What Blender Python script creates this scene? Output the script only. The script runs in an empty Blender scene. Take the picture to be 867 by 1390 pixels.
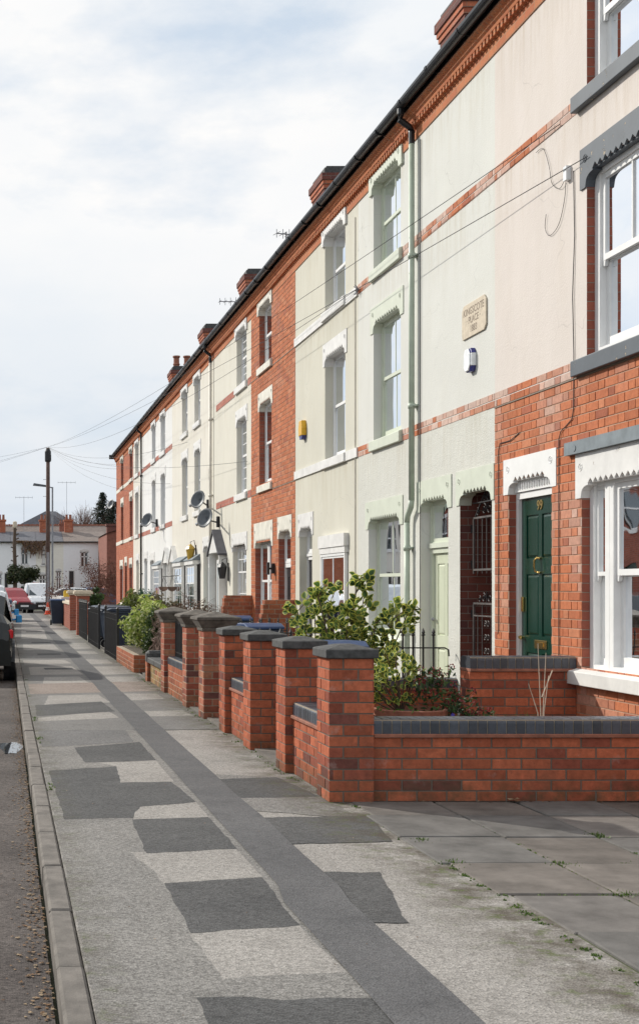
import bpy, bmesh, math, random
from mathutils import Vector, Matrix, noise
random.seed(7)
R = math.radians
C = bpy.context.scene.collection
PI = math.pi
XF = 4.8            # the terrace's front plane (x); y runs down the street, z is up
EYE = 1.44

# ------------------------------------------------------------------ materials
MATS = {}
def nodes_of(name):
    m = bpy.data.materials.new(name); m.use_nodes = True
    nt = m.node_tree; b = nt.nodes['Principled BSDF']
    MATS[name] = m
    return m, nt, b
def N(nt, t, **kw):
    n = nt.nodes.new(t)
    for k, v in kw.items(): setattr(n, k, v)
    return n
def mixc(nt, a, b, fac, mode='MIX'):
    n = nt.nodes.new('ShaderNodeMix'); n.data_type = 'RGBA'; n.blend_type = mode
    for s, v in ((n.inputs[0], fac), (n.inputs[6], a), (n.inputs[7], b)):
        if hasattr(v, 'links'): nt.links.new(v, s)
        elif isinstance(v, (int, float)): s.default_value = v
        else: s.default_value = (*v, 1)
    return n.outputs[2]
def noise_n(nt, vec, scale, detail=4, rough=.6):
    n = N(nt, 'ShaderNodeTexNoise'); n.inputs['Scale'].default_value = scale
    n.inputs['Detail'].default_value = detail; n.inputs['Roughness'].default_value = rough
    nt.links.new(vec, n.inputs['Vector']); return n.outputs['Fac']
def ramp(nt, f, a, b, lo=0., hi=1.):
    n = N(nt, 'ShaderNodeMapRange'); n.inputs[1].default_value = a; n.inputs[2].default_value = b
    n.inputs[3].default_value = lo; n.inputs[4].default_value = hi
    nt.links.new(f, n.inputs[0]); return n.outputs[0]
def bump(nt, b, h, dist, strength=1.):
    n = N(nt, 'ShaderNodeBump'); n.inputs['Distance'].default_value = dist; n.inputs['Strength'].default_value = strength
    nt.links.new(h, n.inputs['Height']); nt.links.new(n.outputs[0], b.inputs['Normal'])
def mapped(nt, src, sc):
    m = N(nt, 'ShaderNodeMapping'); m.inputs['Scale'].default_value = sc
    nt.links.new(src, m.inputs['Vector']); return m.outputs[0]
def geo_pos(nt): return N(nt, 'ShaderNodeNewGeometry').outputs['Position']
def plain(name, col, rough=.6, metal=0., var=.12, scale=6., bmp=0., bscale=80., spec=None):
    m, nt, b = nodes_of(name)
    p = geo_pos(nt)
    f = ramp(nt, noise_n(nt, p, scale), .3, .7)
    c = mixc(nt, tuple(x*(1-var) for x in col), tuple(min(1, x*(1+var)) for x in col), f)
    nt.links.new(c, b.inputs['Base Color'])
    b.inputs['Roughness'].default_value = rough; b.inputs['Metallic'].default_value = metal
    if spec is not None: b.inputs['Specular IOR Level'].default_value = spec
    if bmp: bump(nt, b, noise_n(nt, p, bscale, 3), bmp)
    return m
def render_wall(name, col, rough_mm=.0015, dirt=.12):
    """painted render: faint streaks, patches and grime near the bands"""
    m, nt, b = nodes_of(name)
    p = geo_pos(nt)
    streak = N_mul(nt, ramp(nt, noise_n(nt, mapped(nt, p, (1, 2.2, .55)), 1.5, 7, .6), .45, .8), .7)
    patch = ramp(nt, noise_n(nt, p, .9, 5), .35, .7)
    fine = noise_n(nt, p, 60, 3)
    c = mixc(nt, col, tuple(x*(1-dirt)*k for x, k in zip(col, (1, .98, .93))), streak)
    c = mixc(nt, c, tuple(x*.93 for x in col), patch)
    spot = ramp(nt, noise_n(nt, p, 14, 4, .7), .66, .74)
    c = mixc(nt, c, tuple(x*.8*k for x, k in zip(col, (1, .95, .85))), N_mul(nt, spot, .5))
    sx = N(nt, 'ShaderNodeSeparateXYZ'); nt.links.new(p, sx.inputs[0])
    drip = ramp(nt, noise_n(nt, mapped(nt, p, (1, 5.5, .5)), 2.2, 6, .7), .46, .72)
    tot = None
    for zz_ in (3.2, 5.41, 6.66, .3):
        a_ = ramp(nt, sx.outputs[2], zz_-.75, zz_, 0, 1); b_ = ramp(nt, sx.outputs[2], zz_, zz_+.02, 1, 0)
        q = N(nt, 'ShaderNodeMath', operation='MULTIPLY'); nt.links.new(a_, q.inputs[0]); nt.links.new(b_, q.inputs[1])
        if tot is None: tot = q.outputs[0]
        else: k_ = N(nt, 'ShaderNodeMath', operation='ADD'); nt.links.new(tot, k_.inputs[0]); nt.links.new(q.outputs[0], k_.inputs[1]); tot = k_.outputs[0]
    q = N(nt, 'ShaderNodeMath', operation='MULTIPLY', use_clamp=True); nt.links.new(tot, q.inputs[0]); nt.links.new(drip, q.inputs[1])
    c = mixc(nt, c, tuple(x*k for x, k in zip(col, (.72, .66, .56))), N_mul(nt, q.outputs[0], .62))
    # hairline cracks
    vo = N(nt, 'ShaderNodeTexVoronoi', feature='DISTANCE_TO_EDGE'); vo.inputs['Scale'].default_value = .9
    wn = N(nt, 'ShaderNodeTexNoise'); wn.inputs['Scale'].default_value = 3; nt.links.new(p, wn.inputs['Vector'])
    wm = N(nt, 'ShaderNodeVectorMath', operation='MULTIPLY_ADD'); nt.links.new(wn.outputs['Color'], wm.inputs[0]); wm.inputs[1].default_value = (.5, .5, .5); nt.links.new(p, wm.inputs[2]); nt.links.new(wm.outputs[0], vo.inputs['Vector'])
    cr = ramp(nt, vo.outputs['Distance'], .0, .006, 1, 0)
    cm_ = N(nt, 'ShaderNodeMath', operation='MULTIPLY'); nt.links.new(cr, cm_.inputs[0]); nt.links.new(ramp(nt, noise_n(nt, p, .8, 2), .5, .6), cm_.inputs[1])
    c = mixc(nt, c, tuple(x*.6 for x in col), N_mul(nt, cm_.outputs[0], .45))
    nt.links.new(c, b.inputs['Base Color']); b.inputs['Roughness'].default_value = .85
    b.inputs['Specular IOR Level'].default_value = .2
    h = N(nt, 'ShaderNodeMath', operation='ADD'); nt.links.new(fine, h.inputs[0]); nt.links.new(noise_n(nt, p, 5, 2), h.inputs[1])
    bump(nt, b, h.outputs[0], rough_mm*2)
    return m
def N_mul(nt, v, k):
    n = N(nt, 'ShaderNodeMath', operation='MULTIPLY'); nt.links.new(v, n.inputs[0]); n.inputs[1].default_value = k
    return n.outputs[0]
def brick_tex(name, c1, c2, mortar, w=.222, h=.0775, mw=.008, wash=0., dark=.25):
    m, nt, b = nodes_of(name)
    uv = N(nt, 'ShaderNodeUVMap', uv_map='uv').outputs[0]
    t = N(nt, 'ShaderNodeTexBrick'); nt.links.new(uv, t.inputs['Vector'])
    t.inputs['Scale'].default_value = 1; t.inputs['Brick Width'].default_value = w; t.inputs['Row Height'].default_value = h
    t.inputs['Mortar Size'].default_value = mw/2; t.inputs['Mortar Smooth'].default_value = .3; t.inputs['Bias'].default_value = 0
    t.inputs['Color1'].default_value = (*c1, 1); t.inputs['Color2'].default_value = (*c2, 1); t.inputs['Mortar'].default_value = (*mortar, 1)
    p = geo_pos(nt)
    c = mixc(nt, t.outputs['Color'], (1, 1, 1), 0)
    n1 = ramp(nt, noise_n(nt, p, 9, 5), .35, .75, 0, dark)
    c = mixc(nt, t.outputs['Color'], (.10, .06, .05), n1)
    n2 = ramp(nt, noise_n(nt, p, 2.2, 6, .7), .52, .75, 0, wash)
    c = mixc(nt, c, (.75, .66, .6), n2)
    nt.links.new(c, b.inputs['Base Color']); b.inputs['Roughness'].default_value = .85
    b.inputs['Specular IOR Level'].default_value = .25
    inv = N(nt, 'ShaderNodeMath', operation='MULTIPLY_ADD'); nt.links.new(t.outputs['Fac'], inv.inputs[0])
    inv.inputs[1].default_value = -1; nt.links.new(N_mul(nt, noise_n(nt, p, 70, 4), .5), inv.inputs[2])
    bump(nt, b, inv.outputs[0], .006)
    return m
def attr_mat(name, rough=.8, var=.18, scale=40, bmp=.001, spec=.3, trans=0., metal=0., weather=False):
    """colour from the mesh's own per-piece colours"""
    m, nt, b = nodes_of(name)
    a = N(nt, 'ShaderNodeAttribute', attribute_name='Col').outputs['Color']
    p = geo_pos(nt)
    f = ramp(nt, noise_n(nt, p, scale, 5, .65), .3, .75, 1-var, 1+var*.5)
    c = mixc(nt, a, a, 0)
    mm = N(nt, 'ShaderNodeVectorMath', operation='SCALE'); nt.links.new(a, mm.inputs[0]); nt.links.new(f, mm.inputs['Scale'])
    outc = mm.outputs[0]
    if weather:
        salt = ramp(nt, noise_n(nt, p, 6, 8, .72), .60, .74, 0, .32); outc = mixc(nt, outc, (.52, .44, .40), salt)
        soot = ramp(nt, noise_n(nt, mapped(nt, p, (1, 1, .6)), 3.4, 8, .7), .52, .72, 0, .35); outc = mixc(nt, outc, (.075, .055, .045), soot)
        pit = ramp(nt, noise_n(nt, p, 95, 3, .7), .62, .70, 0, .5); outc = mixc(nt, outc, (.06, .035, .025), pit)
        sz = N(nt, 'ShaderNodeSeparateXYZ'); nt.links.new(p, sz.inputs[0])
        gz = N(nt, 'ShaderNodeMath', operation='MULTIPLY'); nt.links.new(ramp(nt, sz.outputs[2], .0, .22, 1, 0), gz.inputs[0]); nt.links.new(ramp(nt, noise_n(nt, p, 8, 6, .7), .38, .62), gz.inputs[1])
        outc = mixc(nt, outc, (.065, .065, .035), N_mul(nt, gz.outputs[0], .75))
    nt.links.new(outc, b.inputs['Base Color']); b.inputs['Roughness'].default_value = rough
    b.inputs['Specular IOR Level'].default_value = spec; b.inputs['Metallic'].default_value = metal
    if trans:
        tr = N(nt, 'ShaderNodeBsdfTranslucent'); nt.links.new(mm.outputs[0], tr.inputs['Color'])
        mx = N(nt, 'ShaderNodeMixShader'); mx.inputs[0].default_value = trans
        nt.links.new(b.outputs[0], mx.inputs[1]); nt.links.new(tr.outputs[0], mx.inputs[2])
        nt.links.new(mx.outputs[0], nt.nodes['Material Output'].inputs[0])
    if bmp: bump(nt, b, noise_n(nt, p, 180, 4), bmp)
    return m
def glass_mat(name, tint=(.6, .68, .7), refl=.12, wav=.0004):
    m, nt, b = nodes_of(name); nt.nodes.remove(b)
    p = geo_pos(nt)
    g = N(nt, 'ShaderNodeBsdfGlossy'); g.inputs['Roughness'].default_value = .015; g.inputs['Color'].default_value = (.93, .96, 1, 1)
    bp = N(nt, 'ShaderNodeBump'); bp.inputs['Distance'].default_value = wav*8
    nt.links.new(noise_n(nt, p, 1.7, 1), bp.inputs['Height']); nt.links.new(bp.outputs[0], g.inputs['Normal'])
    t = N(nt, 'ShaderNodeBsdfTransparent'); t.inputs['Color'].default_value = (*tint, 1)
    lw = N(nt, 'ShaderNodeFresnel'); lw.inputs['IOR'].default_value = 1.52
    f = N(nt, 'ShaderNodeMath', operation='MULTIPLY_ADD', use_clamp=True); nt.links.new(lw.outputs[0], f.inputs[0]); f.inputs[1].default_value = 1.5; f.inputs[2].default_value = refl
    mx = N(nt, 'ShaderNodeMixShader'); nt.links.new(f.outputs[0], mx.inputs[0]); nt.links.new(t.outputs[0], mx.inputs[1]); nt.links.new(g.outputs[0], mx.inputs[2])
    nt.links.new(mx.outputs[0], nt.nodes['Material Output'].inputs[0])
    return m
def tarmac(name, ca, cb, moss=0., sp=1.):
    m, nt, b = nodes_of(name)
    p = geo_pos(nt)
    sx = N(nt, 'ShaderNodeSeparateXYZ'); nt.links.new(p, sx.inputs[0])
    big = ramp(nt, noise_n(nt, p, 1.1, 6, .65), .3, .72)
    c = mixc(nt, ca, cb, big)
    v = N(nt, 'ShaderNodeTexVoronoi'); v.inputs['Scale'].default_value = 105; nt.links.new(p, v.inputs['Vector'])
    st = N(nt, 'ShaderNodeSeparateColor'); nt.links.new(v.outputs['Color'], st.inputs[0])
    f = ramp(nt, st.outputs[0], 0, 1, 1-.36*sp, 1+.34*sp)
    sc = N(nt, 'ShaderNodeVectorMath', operation='SCALE'); nt.links.new(c, sc.inputs[0]); nt.links.new(f, sc.inputs['Scale'])
    c2 = mixc(nt, sc.outputs[0], tuple(x*.55 for x in ca), ramp(nt, noise_n(nt, p, 3.3, 8, .75), .56, .74, 0, .75))
    c2 = mixc(nt, c2, tuple(min(1, x*1.25) for x in cb), ramp(nt, noise_n(nt, mapped(nt, p, (2, 5, 1)), 1.9, 6, .7), .6, .8, 0, .35))
    # damp dirt and moss gather along the foot of the garden walls and the kerb
    if moss:
        e1 = ramp(nt, sx.outputs[0], 1.80, 2.16); e2 = ramp(nt, sx.outputs[0], .50, .32)
        mxm = N(nt, 'ShaderNodeMath', operation='MAXIMUM'); nt.links.new(e1, mxm.inputs[0]); nt.links.new(N_mul(nt, e2, .55), mxm.inputs[1])
        d = N(nt, 'ShaderNodeMath', operation='MULTIPLY', use_clamp=True); nt.links.new(mxm.outputs[0], d.inputs[0])
        nt.links.new(ramp(nt, noise_n(nt, p, 4.5, 6, .7), .36, .6), d.inputs[1])
        c2 = mixc(nt, c2, (.075, .062, .045), N_mul(nt, d.outputs[0], .85))
        g = N(nt, 'ShaderNodeMath', operation='MULTIPLY', use_clamp=True); nt.links.new(d.outputs[0], g.inputs[0])
        nt.links.new(ramp(nt, noise_n(nt, p, 11, 5, .7), .52, .62), g.inputs[1])
        c2 = mixc(nt, c2, (.09, .12, .03), N_mul(nt, g.outputs[0], moss))
    nt.links.new(c2, b.inputs['Base Color']); b.inputs['Roughness'].default_value = .9
    b.inputs['Specular IOR Level'].default_value = .25
    bump(nt, b, v.outputs['Distance'], .003)
    return m

M = MATS
def peeling(name, col, under, amt=.62, wd=.03):
    m, nt, b = nodes_of(name); p = geo_pos(nt)
    c = mixc(nt, tuple(x*.88 for x in col), tuple(x*1.1 for x in col), ramp(nt, noise_n(nt, p, 5, 5), .3, .7))
    k = ramp(nt, noise_n(nt, p, 9, 7, .7), amt, amt+wd)
    nt.links.new(mixc(nt, c, under, k), b.inputs['Base Color']); b.inputs['Roughness'].default_value = .55
    bump(nt, b, k, -.003)
render_wall('render_pink', (.69, .63, .585))
render_wall('render_pale', (.67, .67, .63))
render_wall('roughcast_pale', (.65, .65, .60), .004)
render_wall('render_cream_green', (.63, .61, .525))
render_wall('render_cream', (.69, .665, .585))
render_wall('render_ivory', (.72, .69, .62))
render_wall('render_white', (.76, .76, .75))
brick_tex('brick_facade', (.52, .165, .075), (.40, .115, .06), (.50, .42, .34), h=.0785, wash=.4, dark=.18)
brick_tex('brick_orange', (.50, .155, .075), (.38, .105, .055), (.36, .27, .2), wash=.12, dark=.2)
brick_tex('brick_cornice', (.55, .20, .085), (.46, .145, .065), (.42, .28, .18), dark=.2)
brick_tex('brick_band', (.48, .18, .13), (.42, .14, .10), (.4, .3, .27), wash=.3)
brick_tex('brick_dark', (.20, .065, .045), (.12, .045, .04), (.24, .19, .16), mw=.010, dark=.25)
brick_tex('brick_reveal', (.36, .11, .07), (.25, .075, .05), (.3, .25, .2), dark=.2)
attr_mat('brick_laid', .85, .30, 26, .0022, .2, weather=True)
plain('brick_far', (.24, .088, .062), .9, var=.25, scale=3)
plain('mortar', (.15, .125, .10), .95, bmp=.001)
plain('mortar_face', (.42, .27, .19), .95, bmp=.001)
plain('mortar_light', (.34, .28, .21), .95, bmp=.001)
attr_mat('brick_fronts', .85, .22, 26, .0016, .2)
attr_mat('blue_brick', .42, .25, 25, .0008, .5)
plain('cap_stone', (.062, .063, .062), .8, var=.45, scale=22, bmp=.002)
plain('cap_stone_old', (.115, .10, .085), .9, var=.5, scale=12, bmp=.003)
plain('far_white', (.90, .91, .92), .8, var=.03)
plain('far_cream', (.88, .87, .78), .8, var=.03)
plain('white_paint', (.80, .80, .79), .45, var=.05)
peeling('white_trim', (.72, .71, .69), (.52, .48, .42), .66, .05)
plain('off_white_trim', (.68, .655, .58), .75, var=.14, bmp=.001)
plain('green_trim', (.585, .62, .52), .6, var=.06, bmp=.0008)
plain('green_frame', (.63, .67, .55), .4, var=.05)
plain('green_door_paint', (.60, .64, .49), .4, var=.04)
plain('deep_green_door', (.004, .036, .023), .25, var=.1)
plain('pale_blue_door', (.50, .64, .68), .45, var=.05)
plain('black_door', (.02, .018, .02), .3, var=.2)
plain('brass', (.78, .55, .2), .25, 1, var=.05)
plain('gold_lamp', (.5, .32, .04), .4, var=.2)
plain('black_plastic', (.012, .013, .015), .35, var=.2)
plain('black_iron', (.015, .015, .017), .5, var=.3)
plain('grey_iron', (.12, .11, .105), .5, .3, var=.3)
plain('lead', (.17, .20, .22), .6, var=.25)
peeling('slate_paint', (.085, .10, .118), (.42, .34, .24))
peeling('sill_paint', (.70, .69, .66), (.42, .36, .28), .66)
plain('cream_plastic', (.66, .62, .54), .5)
plain('green_pipe', (.45, .52, .42), .45)
plain('slate', (.10, .10, .115), .7, var=.25, scale=4, bmp=.003)
plain('slate_brown', (.19, .15, .13), .8, var=.25, scale=4, bmp=.003)
plain('terracotta', (.27, .105, .065), .8, var=.3, scale=12)
plain('curtain_white', (.84, .86, .86), .9, var=.05)
plain('curtain_blue', (.42, .5, .55), .9, var=.05)
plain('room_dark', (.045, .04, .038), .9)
plain('joint_moss', (.062, .072, .03), .95, var=.5, scale=5, bmp=.004)
plain('earth', (.09, .072, .052), .95, var=.35, scale=7, bmp=.01, bscale=25)
plain('garden_paving', (.17, .155, .135), .9, var=.35, scale=4, bmp=.004, bscale=30)
plain('kerb_stone', (.15, .134, .118), .9, var=.35, scale=7, bmp=.003)
plain('field', (.07, .075, .045), .95, var=.3, scale=.3)
plain('stone_plaque', (.60, .52, .41), .9, var=.12, scale=20, bmp=.002)
plain('carved_letter', (.24, .19, .15), .9)
plain('wood_pole', (.095, .058, .046), .85, var=.4, scale=5, bmp=.002)
plain('galvanised', (.28, .29, .31), .45, .5, var=.2)
plain('dish_grey', (.10, .115, .13), .5, var=.1)
plain('bin_blue', (.015, .028, .055), .45, var=.15)
plain('bin_lid_blue', (.022, .055, .15), .4, var=.15)
plain('tyre', (.018, .018, .02), .85)
plain('alloy', (.45, .46, .48), .3, .8)
plain('car_black', (.02, .022, .022), .12, .3)
plain('car_white', (.74, .75, .76), .15)
plain('car_silver', (.52, .54, .56), .18, .4)
plain('car_red', (.30, .015, .025), .15)
plain('car_blue', (.05, .09, .18), .15)
plain('mirror_sky_reflection', (.03, .27, .62), .2)  # blue sky reflection put into the wing mirrors' base colour
plain('tail_red', (.5, .01, .015), .15)
plain('head_lamp', (.65, .68, .7), .08, .5)
plain('dark_glass', (.03, .045, .05), .04, spec=.9)
plain('cone_orange', (.75, .09, .03), .45)
plain('alarm_blue', (.03, .035, .20), .35)
plain('alarm_white', (.80, .82, .84), .4)
plain('alarm_yellow', (.72, .40, .02), .4)
plain('wood_bark', (.10, .07, .05), .9, var=.3, scale=20)
plain('twig', (.19, .125, .10), .9, var=.3, scale=20)
plain('twig_red', (.17, .075, .06), .9, var=.3, scale=20)
plain('cable', (.015, .015, .018), .6)
plain('puddle_water', (.05, .055, .06), .02, var=.02, spec=1)
plain('red_post', (.45, .02, .02), .4)
plain('yellow_box', (.7, .5, .05), .5)
attr_mat('leaf', .5, .2, 10, 0, .4, trans=.42)
attr_mat('litter', .9, .2, 40, 0)
attr_mat('slab', .9, .42, 4, .003)
glass_mat('glass', (.78, .84, .86), .16); glass_mat('glass_dark', (.4, .45, .45), .06); glass_mat('glass_netted', (.85, .9, .9), -.25)
tarmac('tarmac_light', (.255, .238, .22), (.335, .315, .29), .8, .9)
tarmac('tarmac_mid', (.125, .122, .12), (.175, .17, .166), .6)
tarmac('tarmac_dark', (.070, .070, .070), (.112, .110, .108), .9)
tarmac('tarmac_strip', (.095, .094, .096), (.14, .137, .137), 0, .6)
tarmac('tarmac_brown', (.22, .178, .155), (.28, .235, .205), .5)
tarmac('tarmac_worn', (.175, .167, .157), (.24, .228, .212), .8, 1.1)
tarmac('tarmac_far', (.15, .145, .14), (.205, .197, .187), .8, .8)
def road_mat():
    m = tarmac('road', (.06, .05, .046), (.13, .112, .102), 0, 1.3)
    return m
road_mat()

# ------------------------------------------------------------------ mesh builder
class MB:
    def __init__(s): s.v = []; s.f = []; s.mi = []; s.col = []; s.mats = []
    def slot(s, m):
        if m not in s.mats: s.mats.append(m)
        return s.mats.index(m)
    def add(s, vs, fs, m=None, col=(1, 1, 1)):
        o = len(s.v); s.v += [tuple(v) for v in vs]; k = s.slot(m) if m else 0
        for f in fs: s.f.append(tuple(i+o for i in f)); s.mi.append(k); s.col.append(col)
        return s
    def box(s, x0, x1, y0, y1, z0, z1, m=None, col=(1, 1, 1)):
        vs = [(x0,y0,z0),(x1,y0,z0),(x1,y1,z0),(x0,y1,z0),(x0,y0,z1),(x1,y0,z1),(x1,y1,z1),(x0,y1,z1)]
        return s.add(vs, [(0,3,2,1),(4,5,6,7),(0,1,5,4),(1,2,6,5),(2,3,7,6),(3,0,4,7)], m, col)
    def bbox(s, x0, x1, y0, y1, z0, z1, b=.004, m=None, col=(1,1,1)):
        """box with chamfered vertical and top edges"""
        p = [(x0+b,y0),(x1-b,y0),(x1,y0+b),(x1,y1-b),(x1-b,y1),(x0+b,y1),(x0,y1-b),(x0,y0+b)]
        q = [(x0+b,y0+b),(x1-b,y0+b),(x1-b,y0+b),(x1-b,y1-b),(x1-b,y1-b),(x0+b,y1-b),(x0+b,y1-b),(x0+b,y0+b)]
        vs = [(a,c,z0) for a,c in p]+[(a,c,z1-b) for a,c in p]+[(x0+b,y0+b,z1),(x1-b,y0+b,z1),(x1-b,y1-b,z1),(x0+b,y1-b,z1)]
        fs = [tuple(reversed(range(8)))]+[(i,(i+1)%8,8+(i+1)%8,8+i) for i in range(8)]
        fs += [(16,17,18,19),(8,9,17,16),(9,10,17),(10,11,18,17),(11,12,18),(12,13,19,18),(13,14,19),(14,15,16,19),(15,8,16)]
        return s.add(vs, fs, m, col)
    def prism(s, poly, a, b, axis='x', m=None, col=(1,1,1)):
        """poly = 2-D outline, extruded from a to b along axis; poly is (y,z) for x, (x,z) for y, (x,y) for z"""
        n = len(poly)
        def P(p, t): return {'x': (t, p[0], p[1]), 'y': (p[0], t, p[1]), 'z': (p[0], p[1], t)}[axis]
        vs = [P(p, a) for p in poly]+[P(p, b) for p in poly]
        fs = [tuple(range(n)), tuple(reversed(range(n, 2*n)))]+[(i, n+i, n+(i+1) % n, (i+1) % n) for i in range(n)]
        return s.add(vs, fs, m, col)
    def tube(s, pts, r, n=6, m=None, col=(1,1,1), cap=True, r1=None):
        pts = [Vector(p) for p in pts]; vs = []; L = len(pts)
        for i, p in enumerate(pts):
            d = (pts[min(i+1, L-1)]-pts[max(i-1, 0)]).normalized()
            up = Vector((0, 0, 1)) if abs(d.z) < .95 else Vector((0, 1, 0))
            a = d.cross(up).normalized(); b = d.cross(a)
            rr = r if r1 is None else r+(r1-r)*i/(L-1)
            for k in range(n):
                t = 2*PI*k/n; vs.append(p+a*math.cos(t)*rr+b*math.sin(t)*rr)
        fs = [(i*n+k, i*n+(k+1) % n, (i+1)*n+(k+1) % n, (i+1)*n+k) for i in range(L-1) for k in range(n)]
        if cap: fs += [tuple(reversed(range(n))), tuple(range((L-1)*n, L*n))]
        return s.add(vs, fs, m, col)
    def lathe(s, prof, c, n=20, m=None, col=(1,1,1), sq=False):
        """prof = [(r, z)], round (or square when sq) about a vertical axis at c"""
        if sq: n = 4
        vs = []
        for r, z in prof:
            for k in range(n):
                t = 2*PI*k/n + (PI/4 if sq else 0)
                rr = r*(math.sqrt(2) if sq else 1)
                vs.append((c[0]+math.cos(t)*rr, c[1]+math.sin(t)*rr, c[2]+z))
        L = len(prof)
        fs = [(i*n+k, i*n+(k+1) % n, (i+1)*n+(k+1) % n, (i+1)*n+k) for i in range(L-1) for k in range(n)]
        fs += [tuple(reversed(range(n))), tuple(range((L-1)*n, L*n))]
        return s.add(vs, fs, m, col)
    def quad(s, a, b, c, d, m=None, col=(1,1,1)): return s.add([a,b,c,d], [(0,1,2,3)], m, col)
    def build(s, name, mat=None, parent=None, origin=None, smooth=False):
        if parent is not None:
            o = Vector(); q = parent
            while q is not None: o = o+q.location; q = q.parent
        elif origin is not None: o = Vector(origin)
        else: o = Vector((0,0,0))
        me = bpy.data.meshes.new(name)
        me.from_pydata([tuple(Vector(v)-o) for v in s.v], [], s.f)
        mats = [mat] if mat else s.mats
        for k in mats: me.materials.append(M[k] if k else M['white_paint'])
        if not mat: me.polygons.foreach_set('material_index', s.mi)
        me.color_attributes.new('Col', 'FLOAT_COLOR', 'CORNER'); me.uv_layers.new(name='uv')
        uvs = []; cols = []
        for p, col in zip(me.polygons, s.col):
            n = p.normal; ax, ay, az = abs(n.x), abs(n.y), abs(n.z)
            for li in p.loop_indices:
                v = s.v[me.loops[li].vertex_index]
                if az > ax and az > ay: uvs += [v[0], v[1]]
                elif ax >= ay: uvs += [v[1], v[2]]
                else: uvs += [v[0]/.88, v[2]]
                cols += [*col, 1]
        me.uv_layers['uv'].data.foreach_set('uv', uvs); me.color_attributes['Col'].data.foreach_set('color', cols)
        if smooth: me.polygons.foreach_set('use_smooth', [True]*len(me.polygons))
        me.update()
        ob = bpy.data.objects.new(name, me); C.objects.link(ob)
        if parent is not None: ob.parent = parent
        else: ob.location = o
        return ob
def tag(o, label, cat=None, group=None):
    o['label'] = label
    if cat: o['category'] = cat
    if group: o['group'] = group
    return o
def struct(o): o['kind'] = 'structure'; return o
def stuff(o, label=None, cat=None):
    o['kind'] = 'stuff'
    if label: tag(o, label, cat)
    return o
def thing(name, loc, label, cat, group=None):
    o = bpy.data.objects.new(name, None); C.objects.link(o); o.location = loc; o.empty_display_size = .2
    return tag(o, label, cat, group)
def kids(o): return [c for c in bpy.data.objects if c.parent == o]
def copy_tree(o, parent=None):
    c = o.copy(); C.objects.link(c); c.parent = parent
    for ch in kids(o): copy_tree(ch, c)
    return c
def bev(ob, w=.004, seg=2):
    m = ob.modifiers.new('bevel', 'BEVEL'); m.width = w; m.segments = seg; m.limit_method = 'ANGLE'; return ob

# ------------------------------------------------------------------ world, sun, camera
SUN_TO = Vector((1.0, -.95, -.84)).normalized()       # direction the light travels
sd = -SUN_TO
w = bpy.data.worlds.new('World'); bpy.context.scene.world = w; w.use_nodes = True
nt = w.node_tree; bg = nt.nodes['Background']
sky = N(nt, 'ShaderNodeTexSky', sky_type='NISHITA', sun_disc=False)
sky.sun_elevation = math.asin(sd.z); sky.sun_rotation = math.atan2(sd.x, sd.y)
tc = N(nt, 'ShaderNodeTexCoord').outputs['Generated']
sepv = N(nt, 'ShaderNodeSeparateXYZ'); nt.links.new(tc, sepv.inputs[0])
# clouds laid on a flat layer: divide by height so that they crowd towards the horizon
cn = noise_n(nt, mapped(nt, tc, (1, 1, 2.3)), 4.6, 8, .56)
cover = ramp(nt, cn, .37, .57, .28, 1)
shade = ramp(nt, noise_n(nt, mapped(nt, tc, (1.2, 1, 2.6)), 3.1, 7, .55), .34, .66)
skyc = N(nt, 'ShaderNodeVectorMath', operation='SCALE'); nt.links.new(sky.outputs[0], skyc.inputs[0]); skyc.inputs['Scale'].default_value = .085
cloudc = mixc(nt, (1.0, .99, .98), (.88, .915, .95), shade)
bluec = mixc(nt, skyc.outputs[0], (.60, .75, .92), .75)
c = mixc(nt, bluec, cloudc, cover)
# a greyer bank of cloud low down, thinner and paler right at the horizon
low = ramp(nt, sepv.outputs[2], .06, .27, 1, 0)
c = mixc(nt, c, (.64, .72, .81), N_mul(nt, low, .55))
hz = ramp(nt, sepv.outputs[2], .0, .10, 1, 0)
hazec = mixc(nt, (.82, .87, .92), (.64, .72, .83), ramp(nt, noise_n(nt, mapped(nt, tc, (1, 1, 16)), 2.2, 4), .42, .6))
c = mixc(nt, c, hazec, N_mul(nt, hz, .8))
nt.links.new(c, bg.inputs['Color']); bg.inputs['Strength'].default_value = 1.0
sl = bpy.data.lights.new('sun', 'SUN'); sl.energy = 4.0; sl.angle = R(.9); sl.color = (1, .955, .87)
so = bpy.data.objects.new('sun', sl); C.objects.link(so); so.rotation_euler = SUN_TO.to_track_quat('-Z', 'Y').to_euler()
so.location = (-20, 30, 30)
cam = bpy.data.cameras.new('camera'); co = bpy.data.objects.new('camera', cam); C.objects.link(co)
co.location = (0, 0, EYE); co.rotation_euler = (R(90), 0, 0)
cam.sensor_fit = 'HORIZONTAL'; cam.sensor_width = 36; cam.lens = 1750/867*36
cam.shift_x = (433.5-6)/867; cam.shift_y = (797-695)/867
cam.clip_start = .1; cam.clip_end = 3000
S = bpy.context.scene; S.camera = co
S.view_settings.view_transform = 'Standard'; S.view_settings.look = 'None'; S.view_settings.exposure = 0

# ------------------------------------------------------------------ ground, road, pavement
b = MB(); b.quad((-400,-60,-.13),(400,-60,-.13),(400,90,-.13),(-400,90,-.13)); b.quad((-400,90,-.13),(400,90,-.13),(400,106,.6),(-400,106,.6)); b.quad((-400,106,.6),(400,106,.6),(600,1500,6),(-600,1500,6))
struct(b.build('ground', 'field'))
b = MB(); b.quad((-6.2,-12,-.10),(.18,-12,-.10),(.18,71,-.10),(-6.2,71,-.10)); b.quad((-60,71,-.10),(60,71,-.10),(60,84,-.10),(-60,84,-.10))
struct(b.build('road', 'road'))
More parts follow.
